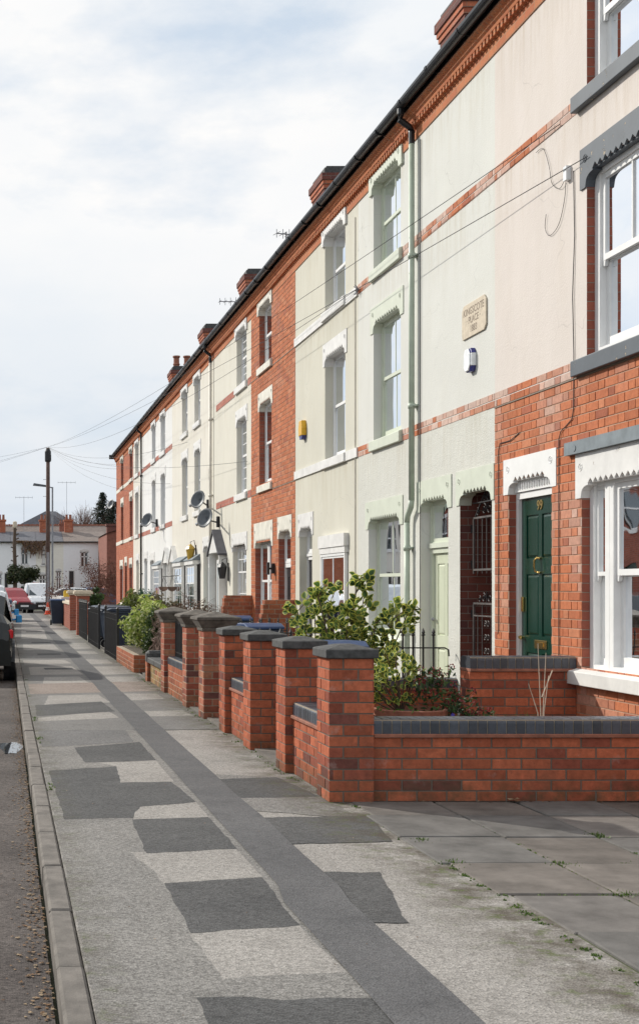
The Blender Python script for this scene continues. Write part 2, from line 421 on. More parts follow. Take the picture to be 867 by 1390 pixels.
# pavement: one sheet plus the trench reinstatements as flush patches
def gp(x, y): Z = EYE*1750/(y-797.); return ((x-6.)*Z/1750, Z)
b = MB(); SX0, SX1 = 1.275, 1.575
b.box(.305, 2.36, -12, 8.62, -.12, 0, 'tarmac_light'); b.box(.305, 2.26, 8.62, 70.6, -.12, 0, 'tarmac_light')
LV = [0]
def wob(poly, lvl, m, amp=.012):
    out = []; LV[0] += 1
    n = len(poly)
    for i in range(n):
        a = Vector(poly[i]); c2 = Vector(poly[(i+1) % n]); k = max(1, int((c2-a).length/.045))
        for j in range(k):
            p = a.lerp(c2, j/k); q = Vector((p.x*7, p.y*7, lvl*9))
            out.append((p.x+noise.noise(q)*amp, p.y+noise.noise(q+Vector((9, 3, 1)))*amp*2+noise.noise(q*5)*.008, .002+.00006*LV[0]))
    b.add(out, [tuple(range(len(out)))], m)
def patch(pts, lvl, m): wob([gp(*p) for p in pts], lvl, m)
def rect(x0, x1, y0, y1, lvl, m, skew=.0): wob([(x0, y0), (x1, y0+skew), (x1, y1+skew), (x0, y1)], lvl, m, .018)
# near patches, kerb side
wob([(.31,-6),(SX0+.06,-6),(SX0+.06,13.0),(.31,13.0)], 1, 'tarmac_worn')
for q in ([(176,1158),(320,1153),(356,1191),(222,1200),(205,1180)], [(258,1268),(405,1258),(470,1320),(300,1330)], [(182,1097),(266,1090),(285,1111),(180,1113)], [(134,1036),(212,1033),(236,1062),(164,1063),(158,1041)], [(86,985),(150,981),(158,990),(90,994)]): patch(q, 1, 'tarmac_light'); wob([(1.57,8.3),(2.2,8.0),(2.2,9.7),(1.57,9.9)], 1, 'tarmac_worn')
patch([(222,1200),(356,1192),(405,1258),(260,1267.5)], 1, 'tarmac_dark')
patch([(179,1113.5),(283,1110),(322,1153),(199,1160)], 1, 'tarmac_dark')
patch([(66,1047),(158,1041),(164,1063),(233,1062),(266,1090),(190,1096),(179,1111),(88,1113)], 1, 'tarmac_dark')
patch([(101,1015.5),(190,1008),(212,1033),(115,1036)], 1, 'tarmac_dark')
patch([(50,981),(158,975),(182,1008),(56,1015)], 1, 'tarmac_mid')
patch([(46,958),(138,953),(156,966.5),(48,973)], 1, 'tarmac_dark')
patch([(40,929),(215,925),(240,938),(43,943)], 1, 'tarmac_brown')
rect(SX0-.6, SX0+.02, 4.0, 4.5, 1, 'tarmac_dark')
# near patches, house side
patch([(428,1185),(515,1185),(552,1253),(462,1256)], 1, 'tarmac_dark')
patch([(340,1111),(500,1108),(532,1143),(388,1147)], 1, 'tarmac_dark')
patch([(270,1059),(375,1056),(434,1082),(310,1085)], 1, 'tarmac_dark')
patch([(180,974),(254,972),(288,990),(200,992.5)], 1, 'tarmac_dark')
patch([(160,952),(222,950),(248,965),(178,966.5)], 1, 'tarmac_mid')
rect(SX1-.02, 2.3, 3.6, 3.1, 1, 'tarmac_dark')
wob([(.31, 12.9), (2.2, 13.0), (2.2, 70.5), (.31, 70.5)], 1, 'tarmac_far')
for q in ([(66,944.6),(133,943.5),(150,954),(60,958)], [(52,975),(147,966),(162,975),(52,980)], [(161,942),(213,942),(222,949),(167,952)], [(172,966.5),(248,965),(262,972),(176,974)],
          [(60,920),(107,919),(122,928),(58,929.6)], [(39,906),(97.5,905),(113,916),(41.5,917)], [(31,896.6),(87,896),(97,901),(33,902.5)], [(108,895.6),(145,895.6),(153.5,901),(112,902)],
          [(120,905),(176,905),(185,915),(127,917)], [(31,875),(72,874),(80,882),(32,883)], [(85,873),(116,873),(126.5,881),(92,882)], [(95,884.5),(128,884.5),(134,888),(99,888)], [(29,856),(60,856),(64,867.6),(29,867.6)],
          [(70,855),(99.6,855),(112,867),(76,867.6)], [(29,848),(58,848),(59,853),(29,853)], [(67,849),(89,849),(92,853),(68,853)], [(27,844),(50,844),(51,846.5),(27,846.5)], [(143,919),(184.5,919),(190,928),(138,929)],
          [(26,839.5),(45,839.5),(46,842),(26,842)], [(56,840),(68,840),(70,843),(57,843)]): patch(q, 1, 'tarmac_light')
patch([(38,929),(215,925),(238,938),(41,943)], 1, 'tarmac_brown')
for k, yy in enumerate((22.4, 27.2, 33, 41)): rect(.7, 1.2, yy, yy+.5+.1*k, 1, 'tarmac_dark', .06)
patch([(48,958),(138,953),(156,966.5),(50,973)], 1, 'tarmac_dark')
# the long service trench down the middle
pts = []
for k in range(0, 241): pts.append((SX0+.012*noise.noise(Vector((1, k*.3, 0)))+ (.04 if k*.33 > 14 else 0), -8+k*.33))
for k in range(240, -1, -1): pts.append((SX1+.012*noise.noise(Vector((5, k*.3, 0)))+ (.03 if k*.33 > 14 else 0), -8+k*.33))
L = len(pts)//2
vs = [(x, y, .0075) for x, y in pts]
pts2 = [p for p in vs if p[1] < 70.5]
vs = [v for v in vs]
b.add(vs, [(i, 2*L-1-i, 2*L-2-i, i+1) for i in range(L-1) if vs[i+1][1] < 70.6], 'tarmac_strip')
struct(b.build('pavement'))
# kerb stones
b = MB(); y = -11.
while y < 70.5:
    l = .88+random.uniform(-.03, .05); dx = random.uniform(-.003, .003); dz = random.uniform(-.006, .004)
    if y+l > 70.5: break
    b.bbox(.197+dx, .301+dx, y, y+l-.006, -.2, .004+dz, .012); y += l
b.box(.21, .29, -11, 70.4, -.2, -.012)
for k in range(28): b.bbox(.33+k*.9, .33+k*.9+.885, 70.61, 70.74, -.2, .004, .012)
struct(b.build('kerb', 'kerb_stone'))
b = MB()
b.box(2.3, XF+.05, 8.72, 56, -.1, .012); b.box(2.262, 9.5, 56, 70.6, -.1, .012)
struct(b.build('garden_ground', 'garden_paving'))
# concrete thresholds in the gateways
b = MB(); b.box(2.2, 3.3, 10.36, 11.34, 0, .02); b.box(2.2, 3.3, 13.1, 14.0, 0, .022); b.box(2.2, 3.3, 14.42, 15.3, 0, .02)
struct(b.build('garden_path', 'kerb_stone'))
# forecourt slabs
b = MB(); xs = [2.31, 2.86, 3.40, 3.95, 4.50, 4.795]; y = 8.605
rows = [.52, .70, .70, .68, .66, .68, .7, .7, .7, .7, .7, .7, .7]
for i, d in enumerate(rows):
    for j in range(5):
        k = random.uniform(.86, 1.08); g = random.choice(((.175,.162,.15),(.185,.168,.152),(.168,.16,.15),(.18,.16,.142)))
        x0 = xs[j] + (.30*0) + (0.0 if j else -.06*math.sin(i)); jig = random.uniform(-.012, .012)
        b.bbox(x0+.007, xs[j+1]-.007, y-d+.008+jig, y-.004+jig, -.08, .004+random.uniform(0, .006), .006, 'slab', tuple(c*k for c in g))
    y -= d
b.box(2.25, 4.795, y, 8.6, -.1, -.004, 'joint_moss')
struct(b.build('forecourt_paving'))

# little plants in the joints, litter in the gutter
def blades(mb, x, y, z, n, h, sp, cols):
    for _ in range(n):
        a = random.uniform(0, 2*PI); r = abs(random.gauss(0, sp)); px, py = x+math.cos(a)*r, y+math.sin(a)*r
        t = random.uniform(0, 2*PI); hh = h*random.uniform(.5, 1.2); wd = .004+.003*random.random(); ln = hh*random.uniform(.2, .8)
        dx, dy = math.cos(t), math.sin(t)
        mb.add([(px-dy*wd, py+dx*wd, z), (px+dy*wd, py-dx*wd, z), (px+dx*ln, py+dy*ln, z+hh)], [(0,1,2)], None, random.choice(cols))
GR = [(.10,.17,.03),(.07,.13,.02),(.14,.2,.05),(.05,.09,.02)]
b = MB(); random.seed(3)
for i in range(150):
    u = random.random()
    if i < 70: x, y = 2.30+random.uniform(-.01, .01), 4.2+4.3*random.random()
    elif i < 100: x, y = 2.86+random.gauss(0, .006), 4.2+4.0*random.random()
    elif i < 112: x, y = 3.40+random.gauss(0, .01), 6.6+1.0*random.random()
    else: x, y = 2.3+2.2*random.random(), random.choice((8.08, 6.69, 6.01, 5.34))
    blades(b, x, y, .0, 10, .009, .016, GR)
for (x, y) in ((2.9,6.0),(3.05,6.02),(3.4,6.6),(3.8,7.0),(3.6,6.99),(2.33,6.7),(2.36,7.3),(2.88,6.65),(3.42,7.42)): blades(b, x, y, .0, 60, .02, .05, GR)
for k in range(60): blades(b, 2.16+random.uniform(-.04, .02), 8.9+random.random()*16, .0, 8, .016, .03, GR)
for k in range(16): blades(b, .33, random.choice((9.3, 12.1, 14, 17, 20))+random.gauss(0, .15), .0, 10, .02, .02, GR)
stuff(b.build('grass', 'leaf'), 'short green weeds growing in the joints of the slabs and along the wall foot', 'grass')
b = MB()
LC = [(.20,.115,.06),(.14,.08,.045),(.26,.17,.10),(.09,.06,.04),(.3,.22,.14)]
def litter(mb, x, y, z, s):
    a = random.uniform(0, 2*PI); t = random.uniform(-.5, .5)
    vs = []
    for k, rr in enumerate((1, .55, .9, .5, .8, .5)):
        q = a+k*PI/3; vs.append((x+math.cos(q)*s*rr, y+math.sin(q)*s*rr*1.2, z+.003+abs(math.sin(q)*t)*s))
    mb.add(vs, [(0,1,2,3,4,5)], None, random.choice(LC))
for i in range(2600):
    y = random.uniform(2.5, 24); clump = noise.noise(Vector((y*.8, 2, 0)))
    x = .185-abs(random.gauss(0, .05+.05*max(0, clump)))
    litter(b, x, y, -.1, random.uniform(.005, .015))
for i in range(500): litter(b, random.uniform(-.6, .1), random.uniform(3, 20), -.098, random.uniform(.004, .01))
for i in range(60): litter(b, random.uniform(.35, 2.1), random.uniform(4, 16), .006, random.uniform(.004, .009))
for i in range(26): litter(b, 2.4+2.3*random.random()**1.3, 8.6-abs(random.gauss(0, .03)), .006, random.uniform(.008, .018))
for (x, y) in ((3.37, 8.57), (3.4, 8.55), (3.42, 8.58)): litter(b, x, y, .02, .035)
stuff(b.build('fallen_leaves', 'litter'), 'dry brown leaves lying along the gutter and wall foot', 'leaf litter')
b = MB(); pv = []
for k in range(28):
    t = 2*PI*k/28; rr = 1+.25*noise.noise(Vector((math.cos(t)*1.5, math.sin(t)*1.5, 4)))
    pv.append((.055+math.cos(t)*.10*rr*(1+.3*math.sin(3*t)), 12.3+math.sin(t)*.55*rr*(1+.2*math.cos(2*t)), -.0965))
b.add(pv, [tuple(range(28))]); struct(b.build('puddle', 'puddle_water'))

# ------------------------------------------------------------------ laid brickwork for garden walls
def brick_col(kind):
    r = random.random()
    if kind == 'new':
        c = (.47,.135,.068) if r < .45 else (.39,.108,.056) if r < .76 else (.30,.085,.052) if r < .93 else (.19,.068,.052)
    elif kind == 'old':
        c = (.42,.15,.095) if r < .5 else (.33,.10,.065) if r < .75 else (.38,.17,.10) if r < .9 else (.16,.07,.06)
    elif kind == 'yellow':
        c = (.38,.26,.12) if r < .5 else (.42,.23,.12) if r < .75 else (.28,.20,.10) if r < .9 else (.40,.15,.09)
    else: c = (.42,.14,.07) if r < .6 else (.34,.11,.06)
    k = random.uniform(.82, 1.15); return tuple(x*k for x in c)
def brickwork(mb, x0, x1, y0, y1, z0, z1, kind='new', mort='mortar', rh=.0765, skip=(), r0=0):
    j = .010; ins = .004; d = .03
    mb.box(x0+ins, x1-ins, y0+ins, y1-ins, z0, z1, mort)
    n = max(1, round((z1-z0)/rh)); rh = (z1-z0)/n
    def lay(a0, a1, unit, row, put):
        off = (unit+j)/2 if row % 2 else 0
        a = a0-off if off else a0
        if off: a = a0-(unit+j)/2
        while a < a1-.01:
            p, q = max(a, a0), min(a+unit, a1)
            if q-p > .012: put(p, q)
            a += unit+j
    for r in range(n):
        za, zb = z0+r*rh+j/2, z0+(r+1)*rh-j/2; r = r+r0
        ja = lambda: random.uniform(-.0012, .0012)
        if 'x0' not in skip: lay(y0, y1, .215, r, lambda p, q: mb.bbox(x0+ja(), x0+d, p, q, za, zb, .003, 'brick_laid', brick_col(kind)))
        if 'x1' not in skip: lay(y0, y1, .215, r, lambda p, q: mb.bbox(x1-d, x1+ja(), p, q, za, zb, .003, 'brick_laid', brick_col(kind)))
        if 'y0' not in skip: lay(x0+.0005, x1-.0005, .19, r+1, lambda p, q: mb.bbox(p, q, y0-.0008+ja(), y0+d, za, zb, .003, 'brick_laid', brick_col(kind)))
        if 'y1' not in skip: lay(x0+.0005, x1-.0005, .19, r+1, lambda p, q: mb.bbox(p, q, y1-d, y1+.0008+ja(), za, zb, .003, 'brick_laid', brick_col(kind)))
def blue_coping(mb, x0, x1, y0, y1, z0, z1, along):
    """bull-nosed blue bricks on edge over a tile course"""
    u = .072 if along == 'y' else .064; a0, a1 = (y0, y1) if along == 'y' else (x0, x1); a = a0; r = .03
    def prof(p0, p1):
        o = [(p0, z0), (p1, z0)]
        for k in range(5): t = PI/2*k/4; o.append((p1-r+r*math.cos(t), z1-r+r*math.sin(t)))
        for k in range(5): t = PI/2+PI/2*k/4; o.append((p0+r+r*math.cos(t), z1-r+r*math.sin(t)))
        return o
    while a < a1-.01:
        e = min(a+u-.007, a1); k = random.uniform(.7, 1.4); col = (.058*k, .066*k, .082*k)
        if along == 'y': mb.prism(prof(x0, x1), a, e, 'y', 'blue_brick', col)
        else: mb.prism(prof(y0, y1), a, e, 'x', 'blue_brick', col)
        a += u
    i = .006
    if along == 'y': mb.box(x0+i, x1-i, a0+.003, a1-.008, z0, z1-i, 'mortar_light')
    else: mb.box(a0+.003, a1-.002, y0+i, y1-i, z0, z1-i, 'mortar_light')
def gate_pillar(x, y, w, d, h, label, cap='flat', kind='new', group='brick gate pillars along the pavement', mort='mortar', rh=.0765):
    t = thing('gate_pillar', (x+w/2, y+d/2, 0), label, 'pillar', group)
    s = MB(); brickwork(s, x, x+w, y, y+d, 0, h, kind, mort, rh); s.build('shaft', None, t)
    c = MB(); cx, cy = x+w/2, y+d/2
    def lay(o, z0, z1, o2=None):
        o2 = o if o2 is None else o2
        a, bb = w/2+o, d/2+o; a2, b2 = w/2+o2, d/2+o2
        vs = [(cx-a,cy-bb,z0),(cx+a,cy-bb,z0),(cx+a,cy+bb,z0),(cx-a,cy+bb,z0),(cx-a2,cy-b2,z1),(cx+a2,cy-b2,z1),(cx+a2,cy+b2,z1),(cx-a2,cy+b2,z1)]
        c.add(vs, [(0,3,2,1),(4,5,6,7),(0,1,5,4),(1,2,6,5),(2,3,7,6),(3,0,4,7)])
    if cap == 'flat': lay(.026, h, h+.058); lay(.022, h+.0585, h+.088, -.10)
    else: lay(.015, h, h+.035, .02); lay(.02, h+.0355, h+.12, .075); lay(.085, h+.1205, h+.15, .082); lay(.08, h+.1505, h+.21, -.14)
    bev(c.build('cap', 'cap_stone' if cap == 'flat' else 'cap_stone_old', t), .006)
    return t
PX = 2.165
gate_pillar(PX, 8.6, .300, .335, .965, 'nearest brick gate pillar with flat dark cap, at the corner of the low wall')
gate_pillar(PX, 9.95, .300, .335, .965, 'brick gate pillar with flat cap, second back from the wall corner')
gate_pillar(PX, 11.36, .300, .335, .965, 'brick gate pillar with flat cap beyond the first gateway opening')
gate_pillar(PX, 12.68, .300, .335, .965, 'farthest flat capped brick gate pillar, just before the pyramid capped ones')
gate_pillar(PX, 14.02, .31, .35, .96, 'weathered brick pillar with pyramid stone cap, nearest of the pyramid capped three', 'pyr', 'old', mort='mortar_light')
gate_pillar(PX, 15.34, .31, .35, .96, 'weathered brick pillar with pyramid cap joined to the railed low wall, nearer end', 'pyr', 'old', mort='mortar_light')
gate_pillar(PX, 17.50, .31, .35, .96, 'weathered brick pillar with pyramid cap between railed wall and yellow brick wall', 'pyr', 'old', mort='mortar_light')

def low_wall(x0, x1, y0, y1, h, label, along, kind='new', coping=True, tile=True, group=None, skip=(), mort='mortar'):
    t = thing('garden_wall', ((x0+x1)/2, (y0+y1)/2, 0), label, 'wall', group)
    top = h-.10 if coping else h
    if tile: top -= .022
    s = MB(); brickwork(s, x0, x1, y0, y1, 0, top, kind, mort, skip=skip); s.build('brickwork', None, t)
    if tile:
        c = MB(); o = .022
        if along == 'y': c.bbox(x0-o, x1+o, y0+.002, y1-.002, top, top+.022, .004, None)
        else: c.bbox(x0, x1, y0-o, y1+o, top, top+.022, .004, None)
        c.build('tile_course', 'terracotta', t)
    if coping:
        c = MB()
        if along == 'y': blue_coping(c, x0-.002, x1+.002, y0+.003, y1-.003, h-.1, h, 'y')
        else: blue_coping(c, x0+.003, x1, y0-.002, y1+.002, h-.1, h, 'x')
        c.build('coping', None, t)
    return t
low_wall(PX+.303, XF-.004, 8.64, 8.855, .555, 'long low brick wall with blue brick coping facing the paved forecourt', 'x', skip=('x0', 'x1'))
low_wall(PX+.06, PX+.275, 8.94, 9.945, .555, 'short low brick wall with blue coping between the two nearest gate pillars', 'y', skip=('y0', 'y1'))
low_wall(PX+.06, PX+.275, 11.70, 12.675, .555, 'short low brick wall with blue coping between the third and fourth gate pillars', 'y', skip=('y0', 'y1'))
low_wall(3.90, XF-.004, 10.81, 11.03, .855, 'brick wall with blue coping beside the path to the dark green door', 'x', skip=('x1',))
low_wall(2.5, XF-.004, 13.66, 13.88, .47, 'low dividing brick wall with blue coping carrying spiked railings', 'x')
low_wall(PX+.05, PX+.26, 15.695, 17.495, .50, 'low orange brick wall with blue coping under black railings', 'y', 'orange', skip=('y0', 'y1'), mort='mortar_light', tile=False)
yw = low_wall(PX+.05, PX+.26, 17.855, 19.55, .30, 'low yellow brick wall with grey slab coping beyond the last pyramid capped pillar', 'y', 'yellow', False, False, skip=('y0', 'y1'), mort='mortar_light')
b = MB()
for k in range(2): b.bbox(PX, PX+.32, 17.87+k*.84, 18.70+k*.84, .302, .375, .012)
b.bbox(PX-.005, PX+.30, 19.56, 19.79, .30, .47, .04); b.build('coping', 'cap_stone', yw)
low_wall(PX, PX+.32, 19.56, 19.82, .30, 'stub of red brick wall at the end of the yellow brick wall', 'y', 'orange', False, False)
# planter box
t = thing('brick_planter', (2.5, 23.3, 0), 'low orange brick planter holding the hedge beside the pavement', 'planter')
s = MB(); brickwork(s, PX, 2.95, 21.6, 24.9, 0, .30, 'orange', 'mortar_light', skip=('x1',)); s.build('brickwork', None, t)
s = MB(); s.box(PX+.1, 2.88, 21.7, 24.8, .2, .315); s.build('soil', 'earth', t)
# tall brick wing walls by the fourth house's doors
for k, (y, xl, h, lab) in enumerate(((21.3, 4.24, 1.25, 'tall brick wing wall between the brick house and the cream house in front, scooped top'), (24.95, 4.22, 1.28, 'tall brick wing wall beside the light blue door, scooped front edge'))):
    m = MB(); pl = [(xl-.05, 0), (XF-.003, 0), (XF-.003, h), (xl+.06, h), (xl+.03, h-.08), (xl+.01, h-.22), (xl-.03, h-.42), (xl-.05, h-.62)]
    m.prism(pl, y, y+.225, 'y'); 
    o = MB()
    def inside(z): return next(a for a, b2 in ((xl-.05, .62), (xl-.03, .83), (xl+.01, 1.03), (xl+.03, 1.17), (xl+.06, 9)) if z < h-1.25+b2)
    zz_ = 0; r_i = 0
    while zz_ < h-.03: zt_ = min(zz_+.0767, h); brickwork(o, inside(zz_+.04), XF-.003, y, y+.225, zz_, zt_, 'orange', 'mortar_light', rh=zt_-zz_, skip=('x1',), r0=r_i); zz_ += .0767; r_i += 1
    o = o.build('wing_wall', None, None, (XF-.3, y+.11, 0)); tag(o, lab, 'wall')

# ------------------------------------------------------------------ railings
def scroll(mb, c, r, turns, plane, rad, start=0, sgn=1):
    pts = []
    n = int(14*turns)
    for k in range(n+1):
        t = start+sgn*2*PI*turns*k/n; rr = r*(1-.8*k/n)
        a, bb = math.cos(t)*rr, math.sin(t)*rr
        pts.append((c[0], c[1]+a, c[2]+bb) if plane == 'x' else (c[0]+a, c[1], c[2]+bb))
    mb.tube(pts, rad, 4)
def railing(name, p0, p1, z0, z1, step, label, cat='railings', spikes=True, r=.008, rails=(.14,), group=None, mat='black_iron'):
    p0 = Vector(p0); p1 = Vector(p1); L = (p1-p0).length; n = max(2, int(L/step))
    t = thing(name, ((p0.x+p1.x)/2, (p0.y+p1.y)/2, 0), label, cat, group)
    bars = MB(); rl = MB()
    for k in range(n+1):
        p = p0.lerp(p1, k/n); top = z1
        bb = MB(); bb.tube([(p.x, p.y, z0), (p.x, p.y, top)], r, 6)
        if spikes: bb.lathe([(r*1.9, 0), (r*2.1, .012), (r*1.1, .02), (r*1.9, .035), (.001, .085)], (p.x, p.y, top-.01), 6)
        bb.build('bar', mat, t)
    for q in rails:
        d = (p1-p0).normalized(); a, e = p0-d*.01, p1+d*.02
        nn = Vector((-d.y, d.x))*.004; w2 = .014
        z = z1-q
        rl.add([(a.x-nn.x, a.y-nn.y, z-w2/2), (e.x-nn.x, e.y-nn.y, z-w2/2), (e.x+nn.x, e.y+nn.y, z-w2/2), (a.x+nn.x, a.y+nn.y, z-w2/2),
                (a.x-nn.x, a.y-nn.y, z+w2/2), (e.x-nn.x, e.y-nn.y, z+w2/2), (e.x+nn.x, e.y+nn.y, z+w2/2), (a.x+nn.x, a.y+nn.y, z+w2/2)],
               [(0,3,2,1),(4,5,6,7),(0,1,5,4),(1,2,6,5),(2,3,7,6),(3,0,4,7)])
    rl.build('rail', mat, t)
    return t
rt = railing('spiked_railings', (2.62, 13.77), (4.58, 13.77), .465, .93, .105, 'black spiked railings on the low dividing wall in front of the pale green door', r=.011)
s = MB(); s.tube([(4.58,13.77,.79),(4.70,13.77,.79),(4.74,13.77,.77),(4.745,13.77,.70)], .009, 6); s.tube([(4.745,13.77,.465),(4.745,13.77,.55)], .009, 6); s.build('end_bracket', 'black_iron', rt)
railing('spiked_railings', (2.6, 17.62), (4.5, 17.62), .1, .95, .12, 'black spiked railings between gardens, behind the variegated bush')
railing('spiked_railings', (2.95, 20.1), (4.4, 20.1), .1, .90, .13, 'black spiked railings between gardens, in front of the brick house')
railing('wall_railings', (PX+.155, 15.72), (PX+.155, 17.47), .50, .98, .11, 'plain black railings standing on the low orange brick wall', spikes=False, rails=(.02, .42))
railing('garden_fence', (PX+.03, 25.0), (PX+.03, 27.9), 0, .93, .115, 'black iron fence panel nearest the hedge planter', 'fence', False, .009, (.03, .14, .85))
railing('garden_gate', (PX+.03, 28.1), (PX+.25, 29.6), .05, .95, .115, 'black iron garden gate standing slightly open between two fence panels', 'gate', False, .009, (.03, .14, .8))
railing('garden_fence', (PX+.03, 29.9), (PX+.03, 33.4), 0, .95, .12, 'black iron fence panel in front of the wheelie bins', 'fence', False, .009, (.03, .14, .85))
railing('garden_fence', (PX+.05, 34.6), (PX+.05, 38.2), 0, 1.02, .12, 'tall black iron fence panel next to the stone capped pillar', 'fence', True, .009, (.06, .2, .85))
for y in (25.0, 27.95, 29.85, 33.45):
    s = MB(); s.box(PX+.005, PX+.055, y-.025, y+.025, 0, 1.0); s.lathe([(.03, 0), (.034, .02), (.0, .06)], (PX+.03, y, 1.0), 8)
    tag(s.build('fence_post', 'black_iron', None, (PX+.03, y, 0)), 'square black iron post in the fence line, %s' % {25.0:'beside the planter', 27.95:'hinge side of the open gate', 29.85:'latch side of the open gate', 33.45:'at the far end of the bin screen'}[y], 'post', 'iron fence posts')

# far pillars with stone caps and low wall with white caps
def stone_pillar(y, lab, h=1.18):
    t = thing('gate_pillar', (PX+.18, y+.2, 0), lab, 'pillar', 'stone capped pillars beyond the fence')
    s = MB(); s.box(PX, PX+.38, y, y+.42, 0, h); s.build('shaft', 'brick_reveal', t)
    c = MB(); c.box(PX-.04, PX+.42, y-.04, y+.46, h, h+.05); c.box(PX-.09, PX+.47, y-.09, y+.51, h+.0505, h+.13); c.box(PX-.05, PX+.43, y-.05, y+.47, h+.1305, h+.16)
    bev(c.build('cap', 'stone_plaque', t), .012)
stone_pillar(38.5, 'brick pillar with broad cream stone cap, nearer of the pair beside the bin'); stone_pillar(42.6, 'brick pillar with broad cream stone cap, farther of the pair beside the bin')
t = thing('garden_wall', (2.4, 46, 0), 'low brick wall with pale coping behind the wheelie bin on the pavement', 'wall')
s = MB(); s.box(PX+.05, PX+.28, 43.1, 55.5, 0, .85); s.build('brickwork', 'brick_reveal', t)
s = MB(); s.box(PX, PX+.33, 43.1, 55.5, .85, .93); s.build('coping', 'stone_plaque', t)
t = thing('garden_wall', (2.6, 62, 0), 'far low red brick wall with whitish coping blocks near the road end', 'wall')
s = MB(); s.box(PX+.4, PX+.63, 56.5, 69.5, 0, .72); s.build('brickwork', 'brick_orange', t)
s = MB()
for k in range(9): s.box(PX+.33, PX+.70, 56.6+k*1.45, 57.6+k*1.45, .722, 1.0)
s.build('coping', 'white_trim', t)

# ------------------------------------------------------------------ windows, doors, lintels
def frame_box(mb, y0, y1, z0, z1, w, x0, x1, wt=None, wb=None, m=None):
    wt = w if wt is None else wt; wb = w if wb is None else wb
    mb.box(x0, x1, y0, y0+w, z0, z1, m); mb.box(x0, x1, y1-w, y1, z0, z1, m)
    mb.box(x0, x1, y0+w, y1-w, z1-wt, z1, m); mb.box(x0, x1, y0+w, y1-w, z0, z0+wb, m)
def sash_window(parent, y0, y1, z0, z1, X, frame='white_paint', nv=1, nh=0, split=.5, curtain='curtain_white', cover=.8, gl='glass', small=False, box=.05, sash=.042, name='window', top_nv=None, deep=.38):
    D = lambda v: X+v*deep
    f = MB(); frame_box(f, y0, y1, z0, z1, box, X, D(.11), box*.8, box*.7)
    a0, a1, c0, c1 = y0+box, y1-box, z0+box*.7, z1-box*.8
    zm = c0+(c1-c0)*split
    if split > 0:
        frame_box(f, a0, a1, zm-.004, c1, sash, D(.022), D(.055))
        frame_box(f, a0, a1, c0, zm+.036, sash, D(.058), D(.09), None, sash*1.6)
        for yy in (a0, a1-sash):   # sash horns
            f.prism([(yy, zm-.003), (yy+sash, zm-.003), (yy+sash*.8, zm-.05), (yy+sash*.25, zm-.05)], D(.024), D(.053), 'x')
    else: frame_box(f, a0, a1, c0, c1, sash, D(.03), D(.07))
    bw = .018
    g0, g1 = a0+sash, a1-sash
    def bars(zlo, zhi, xa, xb, nvv, nhh):
        for k in range(1, nvv): yy = g0+(g1-g0)*k/nvv; f.box(xa, xb, yy-bw/2, yy+bw/2, zlo, zhi)
        for k in range(1, nhh+1): z_ = zlo+(zhi-zlo)*k/(nhh+1); f.box(xa+.002, xb-.002, g0, g1, z_-bw/2, z_+bw/2)
    if split > 0: bars(zm+sash-.004, c1-sash, D(.026), D(.05), top_nv or nv, nh); bars(c0+sash*1.6, zm-.006, D(.062), D(.086), nv, nh)
    else: bars(c0+sash, c1-sash, D(.034), D(.066), nv, nh)
    w = f.build(name, frame, parent)
    p = MB()
    if split > 0:
        p.quad((D(.04), g0, zm+.03), (D(.04), g1, zm+.03), (D(.04), g1, c1-sash), (D(.04), g0, c1-sash))
        p.quad((D(.074), g0, c0+sash), (D(.074), g1, c0+sash), (D(.074), g1, zm), (D(.074), g0, zm))
    else: p.quad((D(.05), g0, c0+sash), (D(.05), g1, c0+sash), (D(.05), g1, c1-sash), (D(.05), g0, c1-sash))
    p.build('pane', gl, w)
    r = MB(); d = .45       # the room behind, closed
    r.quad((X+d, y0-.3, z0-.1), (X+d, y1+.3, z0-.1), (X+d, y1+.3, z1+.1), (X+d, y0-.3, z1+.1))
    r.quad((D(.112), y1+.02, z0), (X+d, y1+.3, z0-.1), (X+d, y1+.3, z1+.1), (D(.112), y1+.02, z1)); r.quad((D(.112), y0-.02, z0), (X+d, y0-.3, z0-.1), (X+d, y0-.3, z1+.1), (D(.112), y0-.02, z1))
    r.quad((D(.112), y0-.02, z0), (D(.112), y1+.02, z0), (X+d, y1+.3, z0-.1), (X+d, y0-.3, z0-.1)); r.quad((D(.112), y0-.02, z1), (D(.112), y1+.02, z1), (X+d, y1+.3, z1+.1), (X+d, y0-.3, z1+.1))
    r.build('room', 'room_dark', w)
    if curtain and cover > 0:
        c = MB()
        def cloth(ya, yb):
            n = max(4, int((yb-ya)/.018)); vs = []
            for k in range(n+1):
                yy = ya+(yb-ya)*k/n; xx = X+.05+.11*deep+.012*math.sin(yy*46)+.006*math.sin(yy*103)
                vs += [(xx, yy, z0-.05), (xx, yy, z1+.03)]
            c.add(vs, [(2*k, 2*k+2, 2*k+3, 2*k+1) for k in range(n)])
        if cover >= 1: cloth(y0-.02, y1+.02)
        else: h = (y1-y0)*cover/2; cloth(y0-.02, y0+h*.7); cloth(y1-h*1.3, y1+.02)
        c.build('curtain', curtain, w, smooth=True)
    return w
